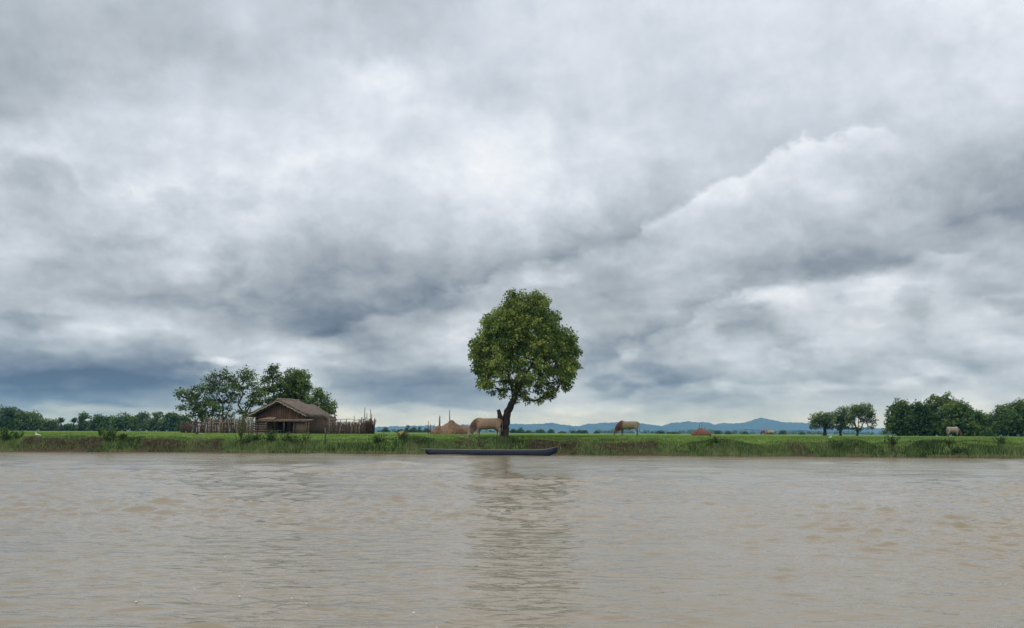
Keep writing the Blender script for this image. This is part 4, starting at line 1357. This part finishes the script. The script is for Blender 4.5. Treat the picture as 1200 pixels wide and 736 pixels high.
# yard sticks: forked pole on the bank
D = sY(381, 0.7)
a = P(381, 510, D)
gz_ = gh(a.x, D)
mb = MB()
H_ = 2.05
mb.tube([(0, 0, -0.3), (0.02, 0, 0.6), (-0.01, 0, 1.2)], [0.055, 0.05, 0.045], 7)
mb.tube([(-0.01, 0, 1.15), (0.10, 0, 1.6), (0.26, 0, H_)], [0.042, 0.035, 0.022], 6)
mb.tube([(-0.01, 0, 1.15), (-0.08, 0, 1.45), (-0.2, 0, 1.85)], [0.036, 0.03, 0.018], 6)
o = mb.build('forked_pole', M_STICK, None, True)
o.location = (a.x, D, gz_)
tag(o, 'grey forked wooden pole stuck upright in the bank, below the right end of the hut', 'pole')

# ------------------------------------------------------------------ haystacks
M_HAY = simple('old_straw', (0.13, 0.082, 0.050), (0.34, 0.225, 0.14), 4, 0.95, 0.9, (1, 1, 4), bdist=0.08)
M_HAY2 = simple('yellow_straw', (0.26, 0.18, 0.07), (0.46, 0.35, 0.16), 4, 0.95, 0.9, (1, 1, 4), bdist=0.06)
M_HAY3 = simple('rusty_straw', (0.11, 0.05, 0.03), (0.26, 0.125, 0.07), 4, 0.95, 0.9, (1, 1, 4), bdist=0.08)


def haystack(label, px, D, rx, h_, mat_, seed, prof, poles=(), top=True, group=None, ry=None):
    r = np.random.default_rng(seed)
    a = P(px, 506, D)
    root = tag(empty('haystack', Vector((a.x, D, gh(a.x, D)))), label, 'haystack', group)
    n = 30
    V = []
    for i, (f, z) in enumerate(prof):
        for j in range(n):
            an = 2 * PI * j / n
            k = f * (1 + 0.08 * math.sin(an * 3 + seed + z * 2) + 0.04 * math.sin(an * 8 + z * 9) + r.normal(0, 0.035))
            V.append((rx * k * math.cos(an), (ry or rx) * k * math.sin(an), z * h_ * (1 + r.normal(0, 0.012)) - (0.1 if i == 0 else 0)))
    m_ = len(prof)
    Fq = [(i * n + j, i * n + (j + 1) % n, (i + 1) * n + (j + 1) % n, (i + 1) * n + j) for i in range(m_ - 1) for j in range(n)]
    mb = MB()
    mb.add(V, Fq, )
    mb.F.setdefault(n, []).append(np.array([tuple((m_ - 1) * n + j for j in range(n))]))
    mb.build('straw', mat_, root)
    # hanging wisps give a ragged outline
    k = 1800
    zi = r.random(k) ** 0.8
    zz = np.array([p_[1] for p_ in prof])
    ff = np.array([p_[0] for p_ in prof])
    rr = np.interp(zi * 0.98, zz, ff)
    an = r.uniform(0, 2 * PI, k)
    p0 = np.stack([rx * rr * np.cos(an), (ry or rx) * rr * np.sin(an), zi * h_], -1)
    d = np.stack([np.cos(an) * 0.10, np.sin(an) * 0.10, np.full(k, -0.16)], -1) * r.uniform(0.6, 2.2, (k, 1)) + r.normal(0, 0.07, (k, 3))
    sd_ = np.stack([-np.sin(an), np.cos(an), np.zeros(k)], -1) * 0.03
    V = np.stack([p0 - sd_, p0 + sd_, p0 + d], 1).reshape(-1, 3)
    wo_ = obj('wisps', mesh_np('wisps', V, [np.arange(k * 3).reshape(k, 3)]), mat_, root)
    wo_['kind'] = 'stuff'
    for (ox, oh, rr_, dx_) in poles:
        MB().tube([(ox, 0, 0), (ox + dx_ * 0.5, 0, oh * 0.6), (ox + dx_, 0, oh)], [rr_ * 1.2, rr_, rr_ * 0.6], 6).build('pole', M_STICK2, root)
    return root


DOME = [(1.0, 0), (1.04, 0.12), (1.0, 0.28), (0.90, 0.45), (0.72, 0.62), (0.48, 0.77), (0.26, 0.88), (0.14, 0.95), (0.05, 1.0)]
CONE = [(1.0, 0), (1.02, 0.15), (0.93, 0.33), (0.80, 0.50), (0.62, 0.64), (0.42, 0.76), (0.22, 0.84), (0.17, 0.90), (0.13, 0.97), (0.05, 1.0)]
HSG = 'haystacks behind the nearest cow'
haystack('large peaked haystack with a pole through its top, behind the nearest cow', 529, 90, 1.42, 1.52, M_HAY, 1, CONE, [(-0.16, 2.55, 0.05, -0.06)], group=HSG)
haystack('lower haystack with a thick short pole, left of the large peaked one', 514.5, 91, 0.85, 1.0, M_HAY, 2, DOME, [(0.05, 1.95, 0.08, 0.0), (-0.55, 1.15, 0.03, 0.05), (-0.85, 1.0, 0.03, -0.05)], group=HSG)
haystack('low straw heap right of the large peaked haystack, partly behind the cow', 543, 91, 0.95, 1.05, M_HAY, 3, DOME, group=HSG)
haystack('reddish brown straw heap with thin poles, alone in the field right of centre', 822, 150, 1.55, 1.25, M_HAY3, 4, DOME, [(-0.4, 2.2, 0.04, 0.1), (0.15, 2.3, 0.03, -0.05), (0.5, 1.6, 0.03, 0.1)])
haystack('tiny pale straw heap in the grass right of the yard fence', 471, 140, 0.75, 0.45, M_HAY2, 5, DOME)
# loose sticks left of the stacks
for i, (px, h_, lab) in enumerate([(501.5, 1.45, 'thin upright stick, leftmost of the two beside the haystacks'), (504.3, 1.1, 'shorter upright stick, nearer the haystacks')]):
    a = P(px, 506, 92)
    o = MB().tube([(0, 0, -0.2), (0.04, 0, h_ * 0.5), (0.0, 0, h_)], [0.05, 0.04, 0.025], 6).build('stick', M_STICK, None)
    o.location = (a.x, 92, gh(a.x, 92))
    tag(o, lab, 'stick', 'sticks beside the haystacks')


# ------------------------------------------------------------------ cattle
def cowmat(name, body, neck, low, z_split=0.55, x_split=0.55, belly=None):
    m, t, out = newmat(name)
    tcn = t.node('ShaderNodeTexCoord')
    sp = t.node('ShaderNodeSeparateXYZ', {0: tcn.outputs['Object']})
    nz = t.noise(tcn.outputs['Object'], 3.0, 5, 0.6)
    nn = t.m('MULTIPLY', t.m('SUBTRACT', nz, 0.5), 0.5)
    c = t.mixc(t.rng(nz, 0.3, 0.7), body, tuple(v * 0.72 for v in body))
    c = t.mixc(t.rng(t.m('ADD', sp.outputs[0], nn), x_split - 0.12, x_split + 0.15), c, neck)
    c = t.mixc(t.rng(t.m('ADD', sp.outputs[2], nn), z_split - 0.2, z_split + 0.1, 1, 0), c, low)
    bs = t.node('ShaderNodeBsdfPrincipled', {'Base Color': c, 'Roughness': 0.8, 'Specular IOR Level': 0.15, 'Sheen Weight': 0.2})
    t.l.new(bs.outputs[0], out.inputs[0])
    return m


M_HORN = simple('horn', (0.05, 0.045, 0.04), (0.12, 0.11, 0.095), 8, 0.5, 0.1)
M_HOOF = simple('hoof', (0.03, 0.025, 0.02), (0.06, 0.05, 0.04), 8, 0.7, 0.1)


def cow(label, loc, rz, scale, mat_, hump=0.06, tailm=None, group='grazing cattle', stance=(0, 0, 0, 0), neckdrop=0.0, bull=False):
    """grazing zebu facing local +x; about 1.5 m at the withers for scale 1"""
    root = tag(empty('cow', loc, rz), label, 'cow', group)
    root.scale = (scale,) * 3
    b = MB()
    nd = neckdrop
    b.loft([((-1.03, 0, 1.16), (1, 0, 0.1), 0.06, 0.05), ((-1.00, 0, 1.13), (1, 0, 0.1), 0.22, 0.15), ((-0.90, 0, 1.10), (1, 0, 0), 0.33, 0.23), ((-0.70, 0, 1.08), (1, 0, 0), 0.38, 0.27),
            ((-0.40, 0, 1.06), (1, 0, 0), 0.39, 0.29), ((0.0, 0, 1.03), (1, 0, 0), 0.41, 0.32), ((0.35, 0, 1.03), (1, 0, 0), 0.42, 0.31),
            ((0.62, 0, 1.05), (1, 0, -0.1), 0.41 + hump, 0.26), ((0.84, 0, 1.00), (1, 0, -0.45), 0.37, 0.21),
            ((1.02, 0, 0.86), (0.8, 0, -0.8), 0.28, 0.16), ((1.17, 0, 0.66 - nd * .3), (0.55, 0, -0.9), 0.21, 0.12), ((1.27, 0, 0.48 - nd * .6), (0.3, 0, -1), 0.165, 0.10)], 16)
    # dewlap
    b.loft([((0.80, 0, 0.72), (0.8, 0, -0.6), 0.12, 0.05), ((1.0, 0, 0.55), (0.6, 0, -0.9), 0.14, 0.035), ((1.14, 0, 0.42 - nd * .5), (0.4, 0, -0.9), 0.07, 0.03)], 10)
    # head, hanging to the grass
    b.loft([((1.27, 0, 0.60 - nd), (0.2, 0, -1), 0.08, 0.07), ((1.31, 0, 0.53 - nd), (0.15, 0, -1), 0.135, 0.115), ((1.34, 0, 0.42 - nd), (0.12, 0, -1), 0.14, 0.115),
            ((1.36, 0, 0.30 - nd), (0.15, 0, -1), 0.105, 0.085), ((1.38, 0, 0.18 - nd), (0.2, 0, -1), 0.08, 0.07), ((1.395, 0, 0.09 - nd), (0.2, 0, -1), 0.08, 0.072), ((1.40, 0, 0.045 - nd), (0.2, 0, -1), 0.05, 0.05)], 12)
    if bull:
        b.loft([((-0.15, 0, 0.72), (0, 0, -1), 0.16, 0.06), ((-0.12, 0, 0.60), (0, 0, -1), 0.09, 0.04), ((-0.1, 0, 0.52), (0, 0, -1), 0.03, 0.02)], 8)
    else:
        b.loft([((-0.55, 0, 0.80), (0, 0, -1), 0.2, 0.13), ((-0.57, 0, 0.66), (0, 0, -1), 0.14, 0.10), ((-0.57, 0, 0.58), (0, 0, -1), 0.06, 0.05)], 8)
    for sy_, f in ((1, stance[0]), (-1, stance[1])):
        y0 = 0.15 * sy_
        b.loft([((0.62, y0 * 1.05, 1.05), (0, 0, -1), 0.20, 0.11), ((0.62 + f * .3, y0 * 1.1, 0.80), (0, 0, -1), 0.14, 0.09), ((0.62 + f * .6, y0, 0.58), (0, 0, -1), 0.085, 0.07),
                ((0.63 + f * .8, y0, 0.42), (0, 0, -1), 0.066, 0.06), ((0.63 + f, y0, 0.28), (0, 0, -1), 0.045, 0.042), ((0.63 + f * 1.1, y0, 0.12), (0, 0, -1), 0.048, 0.045), ((0.65 + f * 1.15, y0, 0.03), (0, 0, -1), 0.06, 0.052)], 9)
    for sy_, f in ((1, stance[2]), (-1, stance[3])):
        y0 = 0.17 * sy_
        b.loft([((-0.76, y0 * 0.8, 1.12), (0.1, 0, -1), 0.26, 0.12), ((-0.74 + f * .2, y0 * 1.1, 0.85), (0.2, 0, -1), 0.20, 0.11), ((-0.78 + f * .5, y0, 0.64), (-0.4, 0, -1), 0.12, 0.08),
                ((-0.90 + f * .8, y0, 0.46), (-0.3, 0, -1), 0.07, 0.055), ((-0.90 + f, y0, 0.34), (0.15, 0, -1), 0.05, 0.045), ((-0.87 + f, y0, 0.14), (0.1, 0, -1), 0.048, 0.045), ((-0.85 + f * 1.05, y0, 0.03), (0, 0, -1), 0.06, 0.052)], 9)
    body = b.build('body', mat_, root, True)
    rm = body.modifiers.new('remesh', 'REMESH')
    rm.mode = 'VOXEL'
    rm.voxel_size = 0.032
    rm.use_smooth_shade = True
    sm = body.modifiers.new('smooth', 'SMOOTH')
    sm.factor = 0.6
    sm.iterations = 4
    for sy_ in (1, -1):
        MB().loft([((1.26, 0.10 * sy_, 0.54 - nd), (0.1, sy_, 0.1), 0.03, 0.03), ((1.22, 0.18 * sy_, 0.50 - nd), (-0.3, sy_, -0.3), 0.065, 0.03), ((1.17, 0.27 * sy_, 0.42 - nd), (-0.3, sy_, -0.5), 0.03, 0.02)], 8).build('ear', mat_, root, True)
        MB().tube([(1.26, 0.06 * sy_, 0.60 - nd), (1.20, 0.14 * sy_, 0.68 - nd), (1.18, 0.17 * sy_, 0.78 - nd), (1.22, 0.16 * sy_, 0.86 - nd)], [0.032, 0.026, 0.017, 0.006], 7).build('horn', M_HORN, root, True)
    for x_, y_ in ((0.655 + stance[0] * 1.15, 0.15), (0.655 + stance[1] * 1.15, -0.15), (-0.845 + stance[2] * 1.05, 0.17), (-0.845 + stance[3] * 1.05, -0.17)):
        MB().loft([((x_, y_, 0.075), (0, 0, -1), 0.052, 0.048), ((x_ + 0.012, y_, -0.01), (0, 0, -1), 0.075, 0.062)], 9).build('hoof', M_HOOF, root, True)
    MB().tube([(-1.0, 0, 1.34), (-1.08, 0, 1.22), (-1.10, 0.01, 0.95), (-1.08, 0.02, 0.62), (-1.07, 0.02, 0.42)], [0.04, 0.03, 0.02, 0.035, 0.012], 7).build('tail', tailm or mat_, root, True)
    return root


C1 = cowmat('tan_hide', (0.38, 0.27, 0.17), (0.115, 0.062, 0.042), (0.30, 0.24, 0.17), 0.70, 0.74)
C2 = cowmat('grey_tan_hide', (0.28, 0.225, 0.15), (0.095, 0.040, 0.028), (0.17, 0.11, 0.07), 0.62, 0.50)
C3 = cowmat('pale_hide', (0.38, 0.32, 0.24), (0.15, 0.06, 0.04), (0.25, 0.16, 0.1), 0.5, 0.75)
C4 = cowmat('red_hide', (0.27, 0.085, 0.055), (0.20, 0.06, 0.04), (0.12, 0.05, 0.035), 0.5, 0.8)
C5 = cowmat('cream_hide', (0.50, 0.38, 0.26), (0.30, 0.18, 0.11), (0.14, 0.10, 0.07), 0.5, 0.8)


def cow_at(label, px, D, rz, sc_, mat_, **kw):
    a = P(px, 508, D)
    return cow(label, Vector((a.x, D, gh(a.x, D))), rz, sc_, mat_, **kw)


cow_at('tan cow with a reddish neck grazing right beside the big tree trunk', 571, 66.9, math.radians(180 + 4), 1.03, C1, hump=0.05, stance=(0.10, -0.06, -0.02, 0.16), neckdrop=0.20)
cow_at('grey tan bull with rust red head and neck, grazing right of the big tree', 736.5, 95, math.radians(180 - 12), 1.08, C2, hump=0.10, stance=(0.05, -0.05, 0.05, -0.02), bull=True)
cow_at('pale cow with a dark reddish head grazing rightwards in front of the grove', 1117, 146, math.radians(14), 1.1, C3, hump=0.05, stance=(0.05, -0.05, 0.04, -0.05))
cow_at('distant red brown cow seen end on, left of the distant cream one', 894, 235, math.radians(100), 0.95, C4)
cow_at('distant cream cow standing right of the red brown one in the far field', 903, 240, math.radians(175), 0.9, C5)

# ------------------------------------------------------------------ boat
m, t, out = newmat('blue_black_hull')
tcn = t.node('ShaderNodeTexCoord')
mp = t.node('ShaderNodeMapping', {'Vector': tcn.outputs['Object'], 'Scale': (0.7, 3, 5)})
nz = t.noise(mp.outputs[0], 2.5, 7, 0.65)
c = t.ramp(nz, [(0.3, (0.003, 0.007, 0.015)), (0.55, (0.006, 0.013, 0.030)), (0.78, (0.03, 0.04, 0.055))])
bs = t.node('ShaderNodeBsdfPrincipled', {'Base Color': c, 'Roughness': 0.6, 'Specular IOR Level': 0.3})
t.l.new(bs.outputs[0], out.inputs[0])
M_HULL = m
M_GUN = simple('weathered_gunwale', (0.16, 0.15, 0.14), (0.30, 0.28, 0.26), 4, 0.85, 0.3, (0.5, 4, 4))
M_INNER = simple('boat_boards', (0.08, 0.065, 0.05), (0.18, 0.15, 0.12), 4, 0.85, 0.3, (0.5, 4, 4))
BD = 63.9
a0, a1 = P(499, 530, BD), P(653, 530, BD)
boat = tag(empty('boat', Vector(((a0.x + a1.x) / 2, BD - 0.05, 0.0)), math.radians(-0.5)), 'long low dark blue wooden boat moored against the bank, bow raised', 'boat')
Lb = a1.x - a0.x
stn = []
for i in range(25):
    t_ = i / 24
    xk = -Lb / 2 + Lb * t_
    wmid = 0.46 * (math.sin(PI * min(max(0.10 + 0.80 * t_, 0), 1)) ** 0.55)
    if t_ > 0.88:
        wmid *= 1 - (t_ - 0.88) / 0.12 * 0.55
    top = 0.36 + 0.04 * (2 * abs(t_ - 0.5)) ** 2
    bot = -0.10
    if t_ > 0.90:
        k_ = (t_ - 0.90) / 0.10
        top += 0.22 * k_
        bot += 0.34 * k_ ** 1.6
    if t_ < 0.05:
        bot += 0.22 * (1 - t_ / 0.05)
    stn.append((xk, wmid, top, bot))
V, Fo = [], []
for xk, wm, tp, bt in stn:
    V += [(xk, -wm, tp), (xk, -wm * 0.93, bt + 0.10), (xk, -wm * 0.8, bt), (xk, wm * 0.8, bt), (xk, wm * 0.93, bt + 0.10), (xk, wm, tp),
          (xk, wm - 0.03, tp), (xk, wm * 0.78 - 0.02, bt + 0.15), (xk, -wm * 0.78 + 0.02, bt + 0.15), (xk, -wm + 0.03, tp)]
for i in range(24):
    for j in range(10):
        Fo.append((i * 10 + j, (i + 1) * 10 + j, (i + 1) * 10 + (j + 1) % 10, i * 10 + (j + 1) % 10))
mb = MB()
mb.add(V, Fo)
mb.F.setdefault(10, []).append(np.array([tuple(range(10)), tuple(240 + j for j in range(10))[::-1]]))
mb.build('hull', M_HULL, boat)
# end boards close bow and stern between the sides
mb = MB()
for i in (0, 24):
    xk, wm, tp, bt = stn[i]
    mb.bar((xk + (0.02 if i == 0 else -0.02), -wm + 0.01, (tp + bt) / 2), (xk + (0.02 if i == 0 else -0.02), wm - 0.01, (tp + bt) / 2), 0.04, tp - bt - 0.02)
mb.build('end_board', M_HULL, boat)
for sg in (-1, 1):
    mb = MB()
    mb.tube([(xk, sg * (wm - 0.01), tp + 0.010) for xk, wm, tp, bt in stn], 0.017, 6)
    mb.build('gunwale', M_GUN, boat, True)
for i in (4, 9, 14, 19):
    xk, wm, tp, bt = stn[i]
    MB().bar((xk, -wm + 0.03, tp - 0.06), (xk, wm - 0.03, tp - 0.06), 0.16, 0.03).build('thwart', M_INNER, boat)
xk, wm, tp, bt = stn[0]
MB().bar((xk - 0.30, 0, tp + 0.03), (xk + 0.5, 0, tp + 0.015), 0.22, 0.035).build('stern_board', M_GUN, boat)

# ------------------------------------------------------------------ egrets and small marks
M_WHITE = simple('white_feathers', (0.70, 0.70, 0.68), (0.82, 0.82, 0.80), 6, 0.8, 0.1)
M_BILL = simple('yellow_bill', (0.5, 0.3, 0.05), (0.6, 0.4, 0.08), 6, 0.6, 0.0)


def egret(label, px, D, rz, sc_, crouch=False, zoff=0.0):
    a = P(px, 510, D)
    root = tag(empty('egret', Vector((a.x, D, gh(a.x, D) + zoff)), rz), label, 'bird', 'white birds on the bank')
    root.scale = (sc_,) * 3
    lg = 0.06 if crouch else 0.22
    if crouch:
        root.scale = (sc_ * 1.25, sc_, sc_ * 0.6)
    b = MB()
    b.loft([((-0.30, 0, lg + 0.05), (1, 0, 0.2), 0.012, 0.03), ((-0.16, 0, lg + 0.10), (1, 0, 0.25), 0.06, 0.06), ((0, 0, lg + 0.14), (1, 0, 0.3), 0.09, 0.08), ((0.11, 0, lg + 0.18), (1, 0, 0.6), 0.065, 0.055),
            ((0.16, 0, lg + 0.25), (0.3, 0, 1), 0.03, 0.028), ((0.13, 0, lg + 0.33), (-0.2, 0, 1), 0.022, 0.022), ((0.15, 0, lg + 0.40), (0.5, 0, 1), 0.022, 0.022), ((0.19, 0, lg + 0.43), (1, 0, 0), 0.03, 0.025), ((0.24, 0, lg + 0.425), (1, 0, 0), 0.012, 0.012)], 10)
    b.build('body', M_WHITE, root, True)
    MB().tube([(0.235, 0, lg + 0.425), (0.32, 0, lg + 0.41)], [0.012, 0.003], 6).build('bill', M_BILL, root)
    for s_ in (-1, 1):
        MB().tube([(0.0, 0.03 * s_, lg + 0.09), (0.02, 0.03 * s_, lg * 0.5), (0.0, 0.03 * s_, -0.01)], [0.012, 0.008, 0.008], 5).build('leg', M_HORN, root)
    return root


egret('white bird resting low on the bank edge near the left bush', 44, sY(44, 1.25), math.radians(160), 0.95, True, 0.02)
egret('tiny white bird on the grass below the three field trees', 973, sY(973, 1.9), math.radians(10), 0.5, False, 0.1)
# dark stump with a pale stone in the grass left of the fence
M_STONE = simple('pinkish_clod', (0.20, 0.15, 0.12), (0.36, 0.27, 0.23), 6, 0.9, 0.6)


def lump(name, label, cat, px, s_, rx, ry, rz_, mat_, seed, zoff=0.0):
    r = np.random.default_rng(seed)
    D_ = sY(px, s_)
    a = P(px, 510, D_)
    bm = bmesh.new()
    bmesh.ops.create_icosphere(bm, subdivisions=3, radius=1)
    for v in bm.verts:
        k = 1 + 0.18 * math.sin(v.co.x * 3 + seed) + 0.12 * math.sin(v.co.y * 5 + v.co.z * 4 + seed) + r.normal(0, 0.03)
        v.co = Vector((v.co.x * rx * k, v.co.y * ry * k, max(v.co.z * k, -0.4) * rz_))
    me_ = bpy.data.meshes.new(name)
    bm.to_mesh(me_)
    bm.free()
    o = obj(name, me_, mat_)
    o.location = (a.x, D_, gh(a.x, D_) + zoff)
    return tag(o, label, cat)


lump('stump', 'small dark stump in the grass below the brushwood fence', 'stump', 231.5, 5.0, 0.14, 0.12, 0.13, M_DARK, 3, 0.05)
lump('clod', 'pinkish earth clod in the grass, just right of the small dark stump', 'clod', 235.5, 5.0, 0.22, 0.15, 0.10, M_STONE, 4, 0.05)
lump('clod', 'pale brown clod at the bank edge below the muzzle of the nearest cow', 'clod', 541, 0.9, 0.16, 0.12, 0.06, M_STONE, 6, 0.2)

# bubbles drifting on the water in front
M_FOAM = simple('foam', (0.7, 0.7, 0.68), (0.85, 0.85, 0.84), 20, 0.3, 0.2)
bm = bmesh.new()
bmesh.ops.create_icosphere(bm, subdivisions=2, radius=1)
for v in bm.verts:
    v.co = Vector((v.co.x, v.co.y * 0.8, max(v.co.z, -0.3) * 0.7))
fm = bpy.data.meshes.new('bubble')
bm.to_mesh(fm)
bm.free()
for p_ in fm.polygons:
    p_.use_smooth = True
fm.materials.append(M_FOAM)
for i, (px, py, s_) in enumerate([(264, 649, 1.0), (228, 685, 1.0), (160, 699, 1.2), (281, 693, 1.2), (342, 695, 1.0), (359, 701, 0.8), (485, 711, 1.3), (512, 727, 0.9)]):
    hz_ = 507.4 + (px - 600) * 0.0054
    D_ = CAMZ * F / (py - hz_) * 1.0
    a = P(px, py, D_)
    o = obj('foam_bubble', fm)
    o.location = (a.x, D_, 0.014)
    o.scale = (0.010 * s_, 0.010 * s_, 0.008 * s_)
    tag(o, 'small white foam bubble drifting on the near brown water', 'foam bubble', 'foam bubbles on the river')

# ------------------------------------------------------------------ air
hz = MB()
x0, x1, y0, y1, z0, z1 = -9000, 9000, -150, 9000, -8, 170
hz.add([(x0, y0, z0), (x1, y0, z0), (x1, y1, z0), (x0, y1, z0), (x0, y0, z1), (x1, y0, z1), (x1, y1, z1), (x0, y1, z1)],
       [(3, 2, 1, 0), (4, 5, 6, 7), (0, 1, 5, 4), (1, 2, 6, 5), (2, 3, 7, 6), (3, 0, 4, 7)])
m, t, out = newmat('haze')
vol = t.node('ShaderNodeVolumePrincipled', {'Color': (0.14, 0.41, 1.0, 1), 'Absorption Color': (1, 1, 1, 1), 'Density': 1.35e-4, 'Anisotropy': 0.0})
t.l.new(vol.outputs[0], out.inputs['Volume'])
tag(hz.build('haze', m), 'thin bluish haze over the whole plain', 'haze', kind='stuff')
